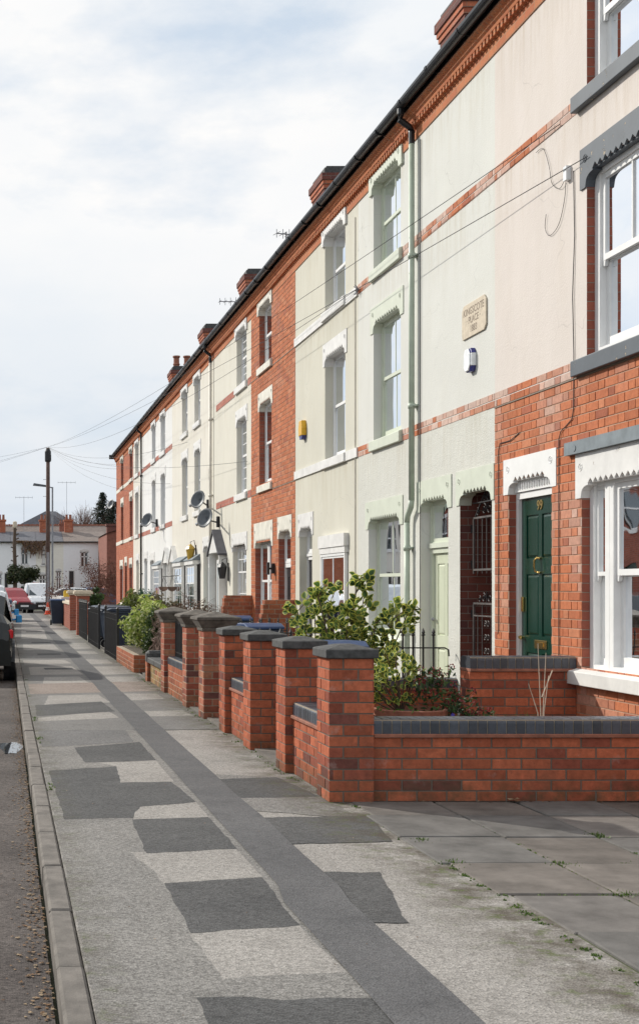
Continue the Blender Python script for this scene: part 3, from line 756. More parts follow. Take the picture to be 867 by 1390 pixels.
def lintel(parent, y0, y1, zt, mat, X=XF, top=.215, side=(.07, .07), drop=.12, proud=.012, dep=.1, teeth=True, sh=.10, roses=True):
    """shouldered stone lintel with a row of cut teeth; y0<y1 are the jambs, zt the soffit"""
    zj = zt-drop; n = max(5, int((y1-y0-2*sh)/.088))
    def inner(tth):
        pts = [(y0, zj), (y0+.012, zj+drop*.35)]
        for k in range(1, 6): t = PI/2*k/5; pts.append((y0+sh*.95*(1-math.cos(t))+.012, zj+drop*.35+(drop*.5)*math.sin(t)))
        pts.append((y0+sh, zt))
        if tth:
            a, e = y0+sh, y1-sh; st = (e-a)/n
            for k in range(n): pts += [(a+k*st+.003, zt), (a+(k+.5)*st, zt+.038), (a+(k+1)*st-.003, zt)]
        pts.append((y1-sh, zt))
        for k in range(5, 0, -1): t = PI/2*k/5; pts.append((y1-sh*.95*(1-math.cos(t))-.012, zj+drop*.35+(drop*.5)*math.sin(t)))
        pts += [(y1-.012, zj+drop*.35), (y1, zj)]
        return pts
    l = MB()
    outer = [(y1+side[1], zj), (y1+side[1], zt+top), (y0-side[0], zt+top), (y0-side[0], zj)]
    l.prism(inner(teeth)+outer, X-proud, X+.008, 'x')
    l.prism(inner(False)+[(y1, zt+.09), (y0, zt+.09)], X+.0085, X+dep+.02, 'x')
    if roses:
        for yy in (y0+.0, y1-.0):
            l.lathe([(.001, 0)], (0, 0, 0), 3) if False else None
            ring = []; cc = (X-proud, yy, zt+top*.55)
            l.tube([(cc[0], cc[1]+.032*math.cos(a*PI/5), cc[2]+.032*math.sin(a*PI/5)) for a in range(11)], .004, 4)
            for a in range(4): q = a*PI/2+.4; l.tube([(cc[0]+.002, cc[1]+.02*math.cos(q), cc[2]+.02*math.sin(q)), (cc[0]+.002, cc[1]-.0, cc[2])], .006, 4)
    return l.build('lintel', mat, parent)
def sill(parent, y0, y1, z, h, mat, X=XF, o=.075, proud=.05, dep=.1):
    s = MB(); a, c = y0-o, y1+o
    s.add([(X-proud,a,z-h),(X-.001,a,z-h),(X-.001,c,z-h),(X-proud,c,z-h),(X-proud,a,z-.02),(X+.0,a,z),(X+.0,c,z),(X-proud,c,z-.02)],
          [(0,3,2,1),(4,5,6,7),(0,1,5,4),(1,2,6,5),(2,3,7,6),(3,0,4,7)])
    s.add([(X,y0+.002,z-.04),(X+dep+.05,y0+.002,z-.04),(X+dep+.05,y1-.002,z-.04),(X,y1-.002,z-.04),(X,y0+.002,z),(X+dep+.05,y0+.002,z+.012),(X+dep+.05,y1-.002,z+.012),(X,y1-.002,z)],
          [(0,3,2,1),(4,5,6,7),(0,1,5,4),(1,2,6,5),(2,3,7,6),(3,0,4,7)])
    return bev(s.build('sill', mat, parent), .006)
def panel_door(parent, y0, y1, z0, z1, X, mat, layout, frame='white_paint', fw=.05, knob=None):
    f = MB(); frame_box(f, y0, y1, z0, z1, fw, X, X+.09, fw, .03); d = f.build('door', frame, parent)
    l = MB(); a0, a1, c0, c1 = y0+fw+.002, y1-fw-.002, z0+.032, z1-fw-.002; W, H = a1-a0, c1-c0
    xs_ = X+.03
    l.box(xs_+.014, xs_+.045, a0, a1, c0, c1)
    ys = sorted({0, 1} | {v for p in layout for v in p[:2]}); zs = sorted({0, 1} | {v for p in layout for v in p[2:]})
    for i in range(len(ys)-1):
        for k in range(len(zs)-1):
            ym, zm_ = (ys[i]+ys[i+1])/2, (zs[k]+zs[k+1])/2
            inside = any(p[0] < ym < p[1] and p[2] < zm_ < p[3] for p in layout)
            if not inside: l.box(xs_, xs_+.0145, a0+ys[i]*W, a0+ys[i+1]*W, c0+zs[k]*H, c0+zs[k+1]*H)
    for p in layout:   # raised fielded panels
        pa, pb, pc, pd = a0+p[0]*W, a0+p[1]*W, c0+p[2]*H, c0+p[3]*H; s = .03; x1, x0 = xs_+.0142, xs_+.003
        l.add([(x1,pa+.006,pc+.006),(x1,pb-.006,pc+.006),(x1,pb-.006,pd-.006),(x1,pa+.006,pd-.006),(x0,pa+s,pc+s),(x0,pb-s,pc+s),(x0,pb-s,pd-s),(x0,pa+s,pd-s)],
              [(4,5,6,7),(0,1,5,4),(1,2,6,5),(2,3,7,6),(3,0,4,7)])
    l.build('leaf', mat, d)
    return d, (a0, a1, c0, c1, xs_)

def wall_shell(parent, y0, y1, holes, mats, side_mats, zt=6.97, end=False, name='wall'):
    """front with openings plus reveals, closed by sides and back; mats = [(z0,z1,material)]"""
    mb = MB(); ys = {y0, y1}; zs = {0, zt}
    for h in holes: ys |= {h[0], h[1]}; zs |= {h[2], h[3]}
    for a, c, m in mats: zs |= {a, c}
    ys = sorted(ys); zs = sorted(z for z in zs if 0 <= z <= zt)
    for i in range(len(ys)-1):
        for k in range(len(zs)-1):
            ym, zm = (ys[i]+ys[i+1])/2, (zs[k]+zs[k+1])/2
            if any(h[0] < ym < h[1] and h[2] < zm < h[3] for h in holes): continue
            m = next(q[2] for q in mats if q[0] <= zm <= q[1])
            mb.quad((XF, ys[i+1], zs[k]), (XF, ys[i], zs[k]), (XF, ys[i], zs[k+1]), (XF, ys[i+1], zs[k+1]), m)
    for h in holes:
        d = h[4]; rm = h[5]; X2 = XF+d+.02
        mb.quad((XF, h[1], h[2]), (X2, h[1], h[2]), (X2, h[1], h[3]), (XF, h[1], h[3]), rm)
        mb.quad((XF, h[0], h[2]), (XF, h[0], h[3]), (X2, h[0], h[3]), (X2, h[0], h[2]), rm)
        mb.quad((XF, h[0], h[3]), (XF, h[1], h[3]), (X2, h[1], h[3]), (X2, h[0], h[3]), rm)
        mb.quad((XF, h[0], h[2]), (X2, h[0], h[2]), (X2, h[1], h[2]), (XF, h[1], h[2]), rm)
    B = 10.4; e = .004
    for yy in (y0+e, y1-e):
        mb.add([(XF+.002, yy, 0), (B, yy, 0), (B, yy, zt), (7.5, yy, 9.0), (XF+.002, yy, zt)], [(0,1,2,3,4)], side_mats)
    mb.quad((B, y0, 0), (B, y1, 0), (B, y1, zt), (B, y0, zt), side_mats)
    return mb.build(name, None, parent)
def _dummy(): pass
def brick_face(parent, y0, y1, z0, z1, holes, kind='face', light=.5, name='brickwork'):
    """Flemish bond: every brick its own slightly different face, 5 mm proud of the mortar"""
    mb = MB(); rh = .0782; n = max(1, round((z1-z0)/rh)); rh = (z1-z0)/n; j = .009
    for r in range(n):
        za, zb = z0+r*rh+j/2, z0+(r+1)*rh-j/2; zm = (za+zb)/2
        hs = sorted((h[0], h[1]) for h in holes if h[2] < zm < h[3]); spans = []; a = y0
        for h in hs:
            if h[0] > a: spans.append((a, h[0]))
            a = max(a, h[1])
        if a < y1: spans.append((a, y1))
        for (p, q) in spans:
            y = y0-(.1625 if r % 2 else 0); st = True
            while y < q:
                u = .212 if st else .101; e = y+u; st = not st
                ya, yb = max(y, p), min(e, q)
                if yb-ya > .014:
                    t = random.random(); c = (.52,.175,.082) if t < .45 else (.47,.155,.075) if t < .78 else (.54,.21,.11) if t < .93 else (.39,.13,.075)
                    w = min(.8, max(0, noise.noise(Vector((y*1.3, zm*1.3, 3)))+(.12 if light < 1 else .3))*1.6*light*random.random()); c = tuple(x*(1-w)+v*w for x, v in zip(c, (.66, .52, .45)))
                    k = random.uniform(.88, 1.1); X1 = XF-.005+random.uniform(-.0015, .0012); g = .002
                    mb.add([(XF,ya,za),(XF,yb,za),(XF,yb,zb),(XF,ya,zb),(X1,ya+g,za+g),(X1,yb-g,za+g),(X1,yb-g,zb-g),(X1,ya+g,zb-g)], [(4,7,6,5),(0,4,5,1),(1,5,6,2),(2,6,7,3),(3,7,4,0)], 'brick_fronts', tuple(x*k for x in c))
                y = e+j
    return mb.build(name, None, parent)
def cornice(parent, y0, y1, skip=()):
    c = MB()
    a_ = y0+.001
    for (p, q) in sorted(skip)+[(y1-.001, y1)]:
        e_ = min(p-.125, y1-.001) if p < y1-.002 else y1-.001
        c.box(XF-.012, XF-.001, a_, e_, 6.66, 6.785); a_ = q+.125
    n = int((y1-y0)/.09); st = (y1-y0)/n
    c.box(XF-.022, XF-.001, y0+.001, y1-.001, 6.7855, 6.80)
    for k in range(n): c.box(XF-.062, XF-.022, y0+k*st+.02, y0+k*st+.065, 6.792, 6.85)
    c.box(XF-.03, XF-.001, y0+.001, y1-.001, 6.8005, 6.85)
    c.prism([(XF, 6.8505), (XF-.065, 6.8505), (XF-.072, 6.88), (XF-.095, 6.90), (XF-.095, 6.93), (XF, 6.93)], y0+.001, y1-.001, 'y')
    c.prism([(XF, 6.9305), (XF-.10, 6.9305), (XF-.125, 6.955), (XF-.125, 6.985), (XF, 6.985)], y0+.001, y1-.001, 'y')
    # sawtooth course above the dentils
    m = int((y1-y0)/.07); s2 = (y1-y0)/m
    for k in range(m): a = y0+k*s2; c.add([(XF-.098, a+s2/2, 6.902), (XF-.118, a+s2/2, 6.93), (XF-.094, a+.006, 6.93), (XF-.094, a+s2-.006, 6.93)], [(0,1,2),(0,3,1),(1,3,2)])
    c.v = [(x, y, z+(.02*noise.noise(Vector((y*.4, 0, 2))) if z > 6.79 else 0)) for x, y, z in c.v]
    c.build('cornice', 'brick_cornice', parent)
    fb = MB(); fb.box(XF-.118, XF-.095, y0+.001, y1-.001, 6.986, 7.09); fb.build('fascia', 'black_plastic', parent)
    g = MB(); pr = []
    for k in range(9): t = PI+PI*k/8; pr.append((XF-.19+.062*math.cos(t), 7.07+.068*math.sin(t)))
    for k in range(9): t = 2*PI-PI*k/8; pr.append((XF-.19+.055*math.cos(t), 7.075+.06*math.sin(t)))
    g.prism(pr, y0, y1, 'y')
    k = y0+.35
    while k < y1: g.prism([(x*1.0+(x-(XF-.19))*.10, z-.004) for x, z in pr], k, k+.06, 'y'); g.box(XF-.14, XF-.10, k+.02, k+.04, 7.0, 7.04); k += .95
    g.v = [(x, y, z+.03*noise.noise(Vector((y*.4, 0, 2)))) for x, y, z in g.v]
    g.build('gutter', 'black_plastic', parent)
    r = MB(); r.quad((XF-.17, y0, 7.10), (XF-.17, y1, 7.10), (7.5, y1, 9.02), (7.5, y0, 9.02)); r.quad((7.5, y0, 9.02), (7.5, y1, 9.02), (10.6, y1, 7.0), (10.6, y0, 7.0))
    r.quad((XF-.17, y0, 7.09), (XF-.17, y1, 7.09), (XF, y1, 7.07), (XF, y0, 7.07))
    return r.build('roof', 'slate', parent)
def chimney(roof, y, pots=0, top=10.0):
    c = MB(); x0, x1, y0, y1 = 6.78, 7.62, y+.1, y+1.05
    c.box(x0, x1, y0, y1, 8.2, top-.42, 'brick_orange')
    for k in range(5): o = .012+.022*k; c.box(x0-o, x1+o, y0-o, y1+o, top-.42+k*.084, top-.42+(k+1)*.084-.0005, 'brick_orange' if k != 2 else 'brick_dark')
    o = .125; c.box(x0-o, x1+o, y0-o, y1+o, top, top+.14, 'brick_dark')
    c.box(x0-.05, x1+.05, y0-.05, y1+.05, top+.14, top+.27, 'cap_stone')
    c.box(x0+.0, x1-.0, y0+.0, y1-.0, top+.2705, top+.32, 'cap_stone')
    ch = c.build('chimney', None, roof)
    for k in range(pots):
        p = MB(); p.lathe([(.13, 0), (.12, .12), (.14, .14), (.14, .18), (.115, .2), (.115, .42), (.15, .44), (.15, .5), (.11, .5), (.09, .3)], (x0+.18+k*.42, (y0+y1)/2, top+.3), 14)
        p.build('chimney_pot', 'terracotta', ch, smooth=False)
    return ch
def downpipe(parent, y, mat, jog=False, top_black=True, X=XF-.065):
    p = MB(); r = .034
    pts = [(X, y, 6.55), (X, y, 3.0)]
    p.tube([(X, y, 6.62), (X, y, 2.45 if jog else .05)], r, 10)
    if jog: p.tube([(X, y, 2.47), (X, y+.02, 2.38), (X, y+.15, 2.28), (X, y+.17, 2.2)], r, 10); p.tube([(X, y+.17, 2.22), (X, y+.17, .05)], r, 10)
    for z in (5.3, 3.55, 1.9, .9):
        yy = y+.17 if (jog and z < 2.3) else y
        p.tube([(X, yy, z-.03), (X, yy, z+.03)], r+.009, 10); p.box(X, XF-.001, yy-.06, yy+.06, z-.012, z+.012)
    d = p.build('downpipe', mat, parent, smooth=True)
    q = MB(); q.tube([(XF-.19, y, 7.0), (XF-.19, y, 6.94), (XF-.2, y, 6.88), (XF-.09, y, 6.80), (X, y, 6.74), (X, y, 6.6)], r+.003, 10)
    q.lathe([(.045, 0), (.045, .06)], (XF-.19, y, 6.95), 10); q.build('swan_neck', 'black_plastic', d)
    return d
def bandrun(parent, y0, y1, z0, z1, mat, proud=.008, name='band'):
    s = MB(); s.box(XF-proud, XF-.001, y0, y1, z0, z1); return s.build(name, mat, parent)

U1 = (3.35, 4.86); U2 = (5.56, 6.665)          # first and second floor openings
def house(name, y0, y1, label, wallm, reveal, ups, holes_extra, sidem='brick_orange', mats=None, roofless=False):
    t = thing(name, (XF, (y0+y1)/2, 0), label, 'house', 'three storey terraced houses')
    hs = []
    for (a, c) in ups:
        hs += [(a, c, U1[0]-.02, U1[1]+.02, .1, reveal), (a, c, U2[0]-.02, U2[1]+.02, .1, reveal)]
    hs += holes_extra
    wall_shell(t, y0, y1, hs, mats or [(0, 7.2, wallm)], sidem)
    rf = cornice(t, y0, y1, ups)
    return t, rf
def ups_fill(t, ups, trim, sillm, frame, X=.1, side=.09, **kw):
    for (a, c) in ups:
        for (z0, z1), tp, pr in ((U1, .215, .012), (U2, .112, .032)):
            lintel(t, a, c, z1, trim, top=tp, side=(side, side), proud=pr); sill(t, a, c, z0, .145, sillm)
            sash_window(t, a, c, z0-.01, z1+.03, XF+X, frame, **kw)

# ---- house with the dark green door (number 99)
ups = [(9.47, 10.63)]
gw = (9.0, 10.72, .76, 2.32, .068, 'brick_reveal'); dr = (11.31, 12.27, .1, 2.45, .068, 'brick_reveal')
t, rf = house('terraced_house', 7.6, 12.62, 'nearest terraced house, pinkish render above red brick, with dark green front door', 'render_pink', 'brick_reveal', ups, [gw, dr], mats=[(0, 3.2, 'mortar_face'), (3.2, 7.2, 'render_pink')])
brick_face(t, 7.6, 12.615, 0, 3.188, [gw, dr], light=.85)
for (z0, z1), tp, pr in ((U1, .215, .015), (U2, .112, .032)):
    a, c = ups[0]
    lintel(t, a, c, z1, 'slate_paint', top=tp, side=(.1, .1), sh=.13, proud=pr); s_ = sill(t, a, c, z0, .15, 'slate_paint', o=.18, proud=.06)
    sash_window(t, a, c, z0-.01, z1+.03, XF+.066, 'white_paint', nv=1, top_nv=2, cover=.75, curtain='curtain_white', box=.085, sash=.05, deep=1)
lintel(t, gw[0], gw[1], 2.30, 'white_trim', top=.25, side=(.1, .1), sh=.13)
s = MB(); s.box(XF-.05, XF-.001, 8.7, 10.95, 2.552, 2.66); s.tube([(XF-.055, 10.75, 2.60), (XF-.05, 10.75, 2.60)], .028, 10); s.build('lead_flashing', 'lead', t)
sill(t, gw[0], gw[1], .76, .13, 'sill_paint', o=.1, proud=.085)
# three-light sash: narrow side lights and a broad middle
X = XF+.066
sash_window(t, 10.38, 10.72, .75, 2.33, X, 'white_paint', box=.07, sash=.034, cover=0, gl='glass_dark', split=.5, deep=1)
sash_window(t, 9.36, 10.375, .75, 2.33, X, 'white_paint', box=.07, sash=.05, cover=.35, curtain='curtain_blue', gl='glass_dark', deep=1)
sash_window(t, 9.0, 9.355, .75, 2.33, X, 'white_paint', box=.07, sash=.034, cover=0, gl='glass_dark', deep=1)
lintel(t, dr[0], dr[1], 2.44, 'white_paint', top=.215, side=(.11, .11), sh=.13)
s = MB(); s.box(XF+.05, XF+.13, 11.33, 12.25, 2.335, 2.47)
for k in range(14): s.tube([(XF+.045, 11.42+k*.055, 2.36), (XF+.045, 11.42+k*.055, 2.42)], .009, 5)
s.build('door_head', 'white_paint', t)
six = [(.14,.46,.72,.93),(.54,.86,.72,.93),(.14,.46,.40,.66),(.54,.86,.40,.66),(.14,.46,.07,.30),(.54,.86,.07,.30)]
six = [(.13,.455,.735,.925),(.545,.87,.735,.925),(.13,.455,.395,.665),(.545,.87,.395,.665),(.13,.455,.07,.32),(.545,.87,.07,.32)]
d, (a0, a1, c0, c1, xd) = panel_door(t, 11.31, 12.27, .12, 2.33, XF+.068, 'deep_green_door', six, fw=.06)
def door_metal(d, a0, a1, c0, c1, xd):
    W, H = a1-a0, c1-c0; ym = (a0+a1)/2; z = c0+.357*H
    m = MB(); m.bbox(xd-.01, xd-.001, ym-.15, ym+.11, z-.032, z+.045, .003); m.box(xd-.016, xd-.0105, ym-.095, ym+.055, z-.014, z+.026); m.build('letterbox', 'brass', d)
    m = MB(); zk = c0+.70*H
    m.tube([(xd-.004, ym+.0, zk+.065), (xd-.03, ym, zk+.08), (xd-.045, ym+.02, zk+.05), (xd-.05, ym+.02, zk-.01), (xd-.04, ym+.015, zk-.05), (xd-.02, ym, zk-.055), (xd-.004, ym, zk-.06)], .0085, 8)
    m.lathe([(.001, 0), (.022, .004), (.022, .018), (.001, .024)], (xd-.012, ym, zk+.06), 10); m.lathe([(.001, 0), (.02, .004), (.02, .016), (.001, .02)], (xd-.012, ym, zk-.07), 10)
    m.build('knocker', 'brass', d, smooth=True)
    m = MB(); yk = a1-.045
    m.lathe([(.003, 0), (.022, .01), (.022, .03), (.003, .04)], (xd-.03, yk, c0+.375*H), 12); m.tube([(xd, yk, c0+.385*H), (xd-.03, yk, c0+.385*H)], .009, 6)
    m.build('knob', 'brass', d); m = MB(); m.bbox(xd-.02, xd-.001, yk-.02, yk+.02, c0+.50*H, c0+.565*H, .004); m.build('latch', 'brass', d)
door_metal(d, a0, a1, c0, c1, xd)
def text_obj(txt, size, loc, mat, name, parent=None, depth=.003, align='CENTER', sx=1.0, bold=0.0):
    cu = bpy.data.curves.new(name, 'FONT'); cu.body = txt; cu.size = size; cu.extrude = depth; cu.align_x = align; cu.align_y = 'CENTER'; cu.offset = bold
    tmp = bpy.data.objects.new('tmp', cu); C.objects.link(tmp)
    dg = bpy.context.evaluated_depsgraph_get(); me = bpy.data.meshes.new_from_object(tmp.evaluated_get(dg)); bpy.data.objects.remove(tmp)
    me.transform(Matrix.Diagonal((sx, 1, 1, 1)))
    # text x -> -y (read from the street), text y -> z, text z -> -x
    me.transform(Matrix(((0, 0, -1, 0), (-1, 0, 0, 0), (0, 1, 0, 0), (0, 0, 0, 1))))
    me.materials.clear(); me.materials.append(M[mat]); me.name = name
    o = bpy.data.objects.new(name, me); C.objects.link(o)
    v = Vector(loc)
    if parent is not None:
        q = parent
        while q is not None: v = v-q.location; q = q.parent
        o.parent = parent
    o.location = v; return o
text_obj('99', .125, (xd-.004, (a0+a1)/2, c0+.962*(c1-c0)), 'brass', 'house_number', d, bold=.003)
brick_face(t, 7.6, 12.618, 3.2, 3.345, [], light=1.7, name='brick_band'); brick_face(t, 7.6, 12.618, 5.41, 5.55, [], light=1.7, name='brick_band')
s = MB(); s.box(XF-.012, XF-.001, 7.6, 12.61, 3.188, 3.199); s.build('drip_edge', 'carved_letter', t)

# ---- pale green trimmed house with the passage
ups = [(15.62, 16.77)]
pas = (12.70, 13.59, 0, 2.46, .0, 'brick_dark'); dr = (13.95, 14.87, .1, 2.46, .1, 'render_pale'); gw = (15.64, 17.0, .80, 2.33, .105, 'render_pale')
t, rf = house('terraced_house', 12.62, 17.5, 'pale rendered terraced house with light green trim, iron gated passage and pale green door', 'render_pale', 'render_pale', ups, [pas, dr, gw], mats=[(0, 3.2, 'roughcast_pale'), (3.2, 7.2, 'render_pale')])
ups_fill(t, ups, 'green_trim', 'green_trim', 'green_frame', nv=2, cover=1, curtain='curtain_white', side=.12, box=.06)
lintel(t, *gw[:2], 2.32, 'green_trim', top=.235, side=(.12, .12)); sill(t, *gw[:2], .80, .14, 'green_trim')
sash_window(t, 15.64, 17.0, .80, 2.36, XF+.105, 'green_frame', nv=2, cover=1, curtain='curtain_white', box=.06)
lintel(t, *dr[:2], 2.42, 'green_trim', top=.235, side=(.12, .12))
lintel(t, pas[0], pas[1], 2.42, 'green_trim', top=.235, side=(.075, .10), sh=.12)
d, (a0, a1, c0, c1, xd) = panel_door(t, 13.95, 14.87, .10, 1.90, XF+.105, 'green_door_paint', [(.14,.45,.45,.93),(.55,.86,.45,.93),(.14,.45,.07,.36),(.55,.86,.07,.36)], 'green_frame', .075)
m = MB(); m.lathe([(.002, 0), (.022, .01), (.022, .03), (.002, .042)], (xd-.035, a1-.05, c0+.92), 12); m.build('knob', 'galvanised', d)
sash_window(t, 13.95, 14.87, 1.91, 2.46, XF+.105, 'green_frame', split=0, cover=0, box=.06, name='fanlight')
m = MB(); m.box(XF+.08, XF+.16, 13.97, 14.85, 1.885, 1.94); m.build('transom', 'green_trim', t)
downpipe(t, 15.0, 'green_pipe', jog=True)
brick_face(t, 12.622, 17.498, 3.2, 3.345, [], light=2.2, name='brick_band'); brick_face(t, 12.622, 17.498, 5.41, 5.55, [], light=2.2, name='brick_band')
# the passage tunnel
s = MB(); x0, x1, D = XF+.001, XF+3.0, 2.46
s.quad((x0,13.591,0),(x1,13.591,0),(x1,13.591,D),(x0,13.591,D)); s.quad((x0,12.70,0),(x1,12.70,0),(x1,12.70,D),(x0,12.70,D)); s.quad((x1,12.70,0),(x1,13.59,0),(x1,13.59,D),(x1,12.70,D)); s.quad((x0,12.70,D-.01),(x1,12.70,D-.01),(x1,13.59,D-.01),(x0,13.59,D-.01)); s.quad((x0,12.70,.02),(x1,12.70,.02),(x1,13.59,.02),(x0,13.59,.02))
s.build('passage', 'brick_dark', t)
gx = XF+.11
g = thing('passage_gate', (gx, 13.1, .1), 'black iron lower gate with scrollwork closing the brick passage', 'gate')
def gate(g, ya, yb, z0, z1, low):
    f = MB(); f.box(gx-.01, gx+.01, ya, ya+.02, z0, z1); f.box(gx-.01, gx+.01, yb-.02, yb, z0, z1); f.box(gx-.01, gx+.01, ya, yb, z1-.02, z1-.0005); f.box(gx-.0095, gx+.0095, ya, yb, z0+.03, z0+.05)
    f.build('gate_frame', 'grey_iron', g)
    n = 6; b_ = MB()
    for k in range(1, n):
        yy = ya+(yb-ya)*k/n
        zt = z1 if not low else (z1 if k in (2, 4) else z1-.13)
        if low and k == 3: b_.tube([(gx, yy, z0), (gx, yy, z0+.45)], .006, 5)
        else: b_.tube([(gx, yy, z0), (gx, yy, zt)], .006, 5)
    if low:
        b_.box(gx-.007, gx+.007, ya, yb, z1-.145, z1-.13); b_.box(gx-.007, gx+.007, ya+(yb-ya)*2/n, ya+(yb-ya)*4/n, z0+.44, z0+.455)
    b_.build('bars', 'grey_iron', g)
    s = MB(); ym = (ya+yb)/2
    if low:
        for k in range(4):
            zc = z0+.54+k*.14
            for yy_, st_, sg_ in ((ym-.04, 0, 1), (ym+.04, PI, -1)): q_ = MB(); scroll(q_, (gx, yy_, zc), .04, 1.2, 'x', .005, st_, sg_); q_.build('scroll', 'grey_iron', g)
        for sg in (-1, 1):
            q_ = MB(); scroll(q_, (gx, ym+sg*.08, z1+.05), .05, 1.3, 'x', .006, PI/2, sg); q_.build('scroll', 'black_iron', g); q_ = MB(); scroll(q_, (gx, ym+sg*.19, z1+.035), .035, 1.3, 'x', .006, PI/2, sg); q_.build('scroll', 'black_iron', g)
        s.tube([(gx, ym, z1), (gx, ym, z1+.11)], .007, 5)
    else:
        s.tube([(gx, ya+.05, z1), (gx, ym, z1+.28), (gx, yb-.05, z1)], .008, 5); s.box(gx-.006, gx+.006, ya, yb, z1+.22-.08, z1+.22-.068)
        for sg in (-1, 1):
            for dy_, dz_, r_ in ((.07, .07, .06), (.05, .19, .045), (.25, .05, .045)): q_ = MB(); scroll(q_, (gx, ym+sg*dy_, z1+dz_), r_, 1.3, 'x', .006, PI/2, sg); q_.build('scroll', 'black_iron', g)
    s.build('finial' if low else 'pointed_top', 'black_iron', g)
    for z in (z0+.1, z1-.12): h = MB(); h.box(gx-.012, gx+.012, yb+.002, yb+.05, z-.04, z+.04); h.build('hinge', 'black_iron', g)
gate(g, 12.76, 13.50, .1, 1.28, True)
g = thing('passage_grille', (gx, 13.1, 1.58), 'upper iron grille with pointed scrollwork top in the passage opening', 'grille')
gate(g, 12.76, 13.50, 1.58, 2.17, False)

# ---- cream-green house, white trim bands
ups = [(18.16, 19.31)]
dr = (20.12, 20.98, .1, 2.42, .12, 'render_cream_green'); gw = (18.05, 19.4, .85, 2.0, .04, 'white_trim')
t, rf = house('terraced_house', 17.5, 21.27, 'greyish cream terraced house with white sill bands and yellow alarm box', 'render_cream_green', 'render_cream_green', ups, [dr, gw])
ups_fill(t, ups, 'white_trim', 'white_trim', 'white_paint', X=.12, nv=1, cover=.9, side=.1, curtain='curtain_blue')
bandrun(t, 17.503, 21.268, 3.21, 3.34, 'white_trim', .025, 'sill_band'); bandrun(t, 17.503, 21.268, 5.40, 5.53, 'white_trim', .025, 'sill_band')
lintel(t, *dr[:2], 2.38, 'white_trim', top=.24, side=(.09, .09), dep=.12)
d, (a0, a1, c0, c1, xd) = panel_door(t, 20.12, 20.98, .1, 1.93, XF+.12, 'black_door', [(.2,.8,.5,.92),(.2,.8,.1,.4)], fw=.05)
m = MB(); m.box(XF+.10, XF+.16, 20.13, 20.97, 1.935, 1.98); m.build('transom', 'white_paint', t)
sash_window(t, 20.12, 20.98, 1.985, 2.42, XF+.12, 'white_paint', split=0, cover=1, curtain='curtain_blue', box=.04, name='fanlight')
s = MB(); s.box(XF-.07, XF-.001, 17.98, 19.47, 2.02, 2.20); s.box(XF-.055, XF-.001, 18.0, 19.45, 1.93, 2.0195); s.build('window_head', 'white_trim', t)
sash_window(t, 18.03, 19.42, .85, 1.929, XF-.045, 'white_paint', split=0, nv=2, nh=1, cover=1, sash=.03, box=.05, gl='glass_netted'); sill(t, 18.05, 19.4, .85, .12, 'white_trim', dep=.02)
chimney(rf, 18.8)
s = MB(); s.tube([(XF-.01, 17.62, .3), (XF-.01, 17.62, 6.5)], .008, 5); s.build('cable_run', 'cream_plastic', t)

# ---- red brick house
ups = [(23.16, 24.26)]
dr = (21.6, 22.56, .1, 2.42, .1, 'brick_reveal'); gw = (23.14, 24.66, .75, 2.3, .1, 'brick_reveal')
t, rf = house('terraced_house', 21.27, 25.07, 'red brick terraced house with off white lintels between two cream rendered ones', 'mortar_face', 'brick_reveal', ups, [dr, gw])
brick_face(t, 21.275, 25.065, 0, 6.66, [dr, gw]+[(a, c, z0, z1) for a, c in ups for z0, z1 in ((U1[0]-.02, U1[1]+.02), (U2[0]-.02, U2[1]+.02))], light=.15)
ups_fill(t, ups, 'off_white_trim', 'off_white_trim', 'white_paint', nv=1, cover=.8, side=.1, curtain='curtain_blue', box=.07)
bandrun(t, 21.273, 25.068, 5.405, 5.418, 'carved_letter', .012, 'string_line'); bandrun(t, 21.273, 25.068, 3.195, 3.208, 'carved_letter', .012, 'string_line')
lintel(t, *gw[:2], 2.3, 'off_white_trim', top=.35, side=(.1, .1)); sill(t, *gw[:2], .75, .14, 'off_white_trim')
sash_window(t, 23.95, 24.66, .75, 2.33, XF+.1, 'white_paint', cover=.6, box=.06); sash_window(t, 23.14, 23.945, .75, 2.33, XF+.1, 'white_paint', cover=.6, box=.06)
lintel(t, *dr[:2], 2.4, 'off_white_trim', top=.26, side=(.08, .08))
d, _q = panel_door(t, 21.6, 22.56, .1, 1.85, XF+.1, 'black_door', [(.15,.45,.1,.9),(.55,.85,.1,.9)], fw=.07)
sash_window(t, 21.6, 22.56, 1.855, 2.43, XF+.1, 'white_paint', split=0, cover=1, curtain='curtain_blue', box=.05, name='fanlight')
s = MB(); s.box(XF-.06, XF-.001, 22.85, 22.93, 1.68, 1.86); s.tube([(XF-.06, 22.89, 1.77), (XF-.1, 22.89, 1.77)], .02, 6); s.box(XF-.14, XF-.1, 22.85, 22.93, 1.66, 1.88)
tag(s.build('wall_lamp', 'black_iron', None, (XF, 22.89, 1.7)), 'small black wall lamp beside the door of the red brick house', 'lamp')

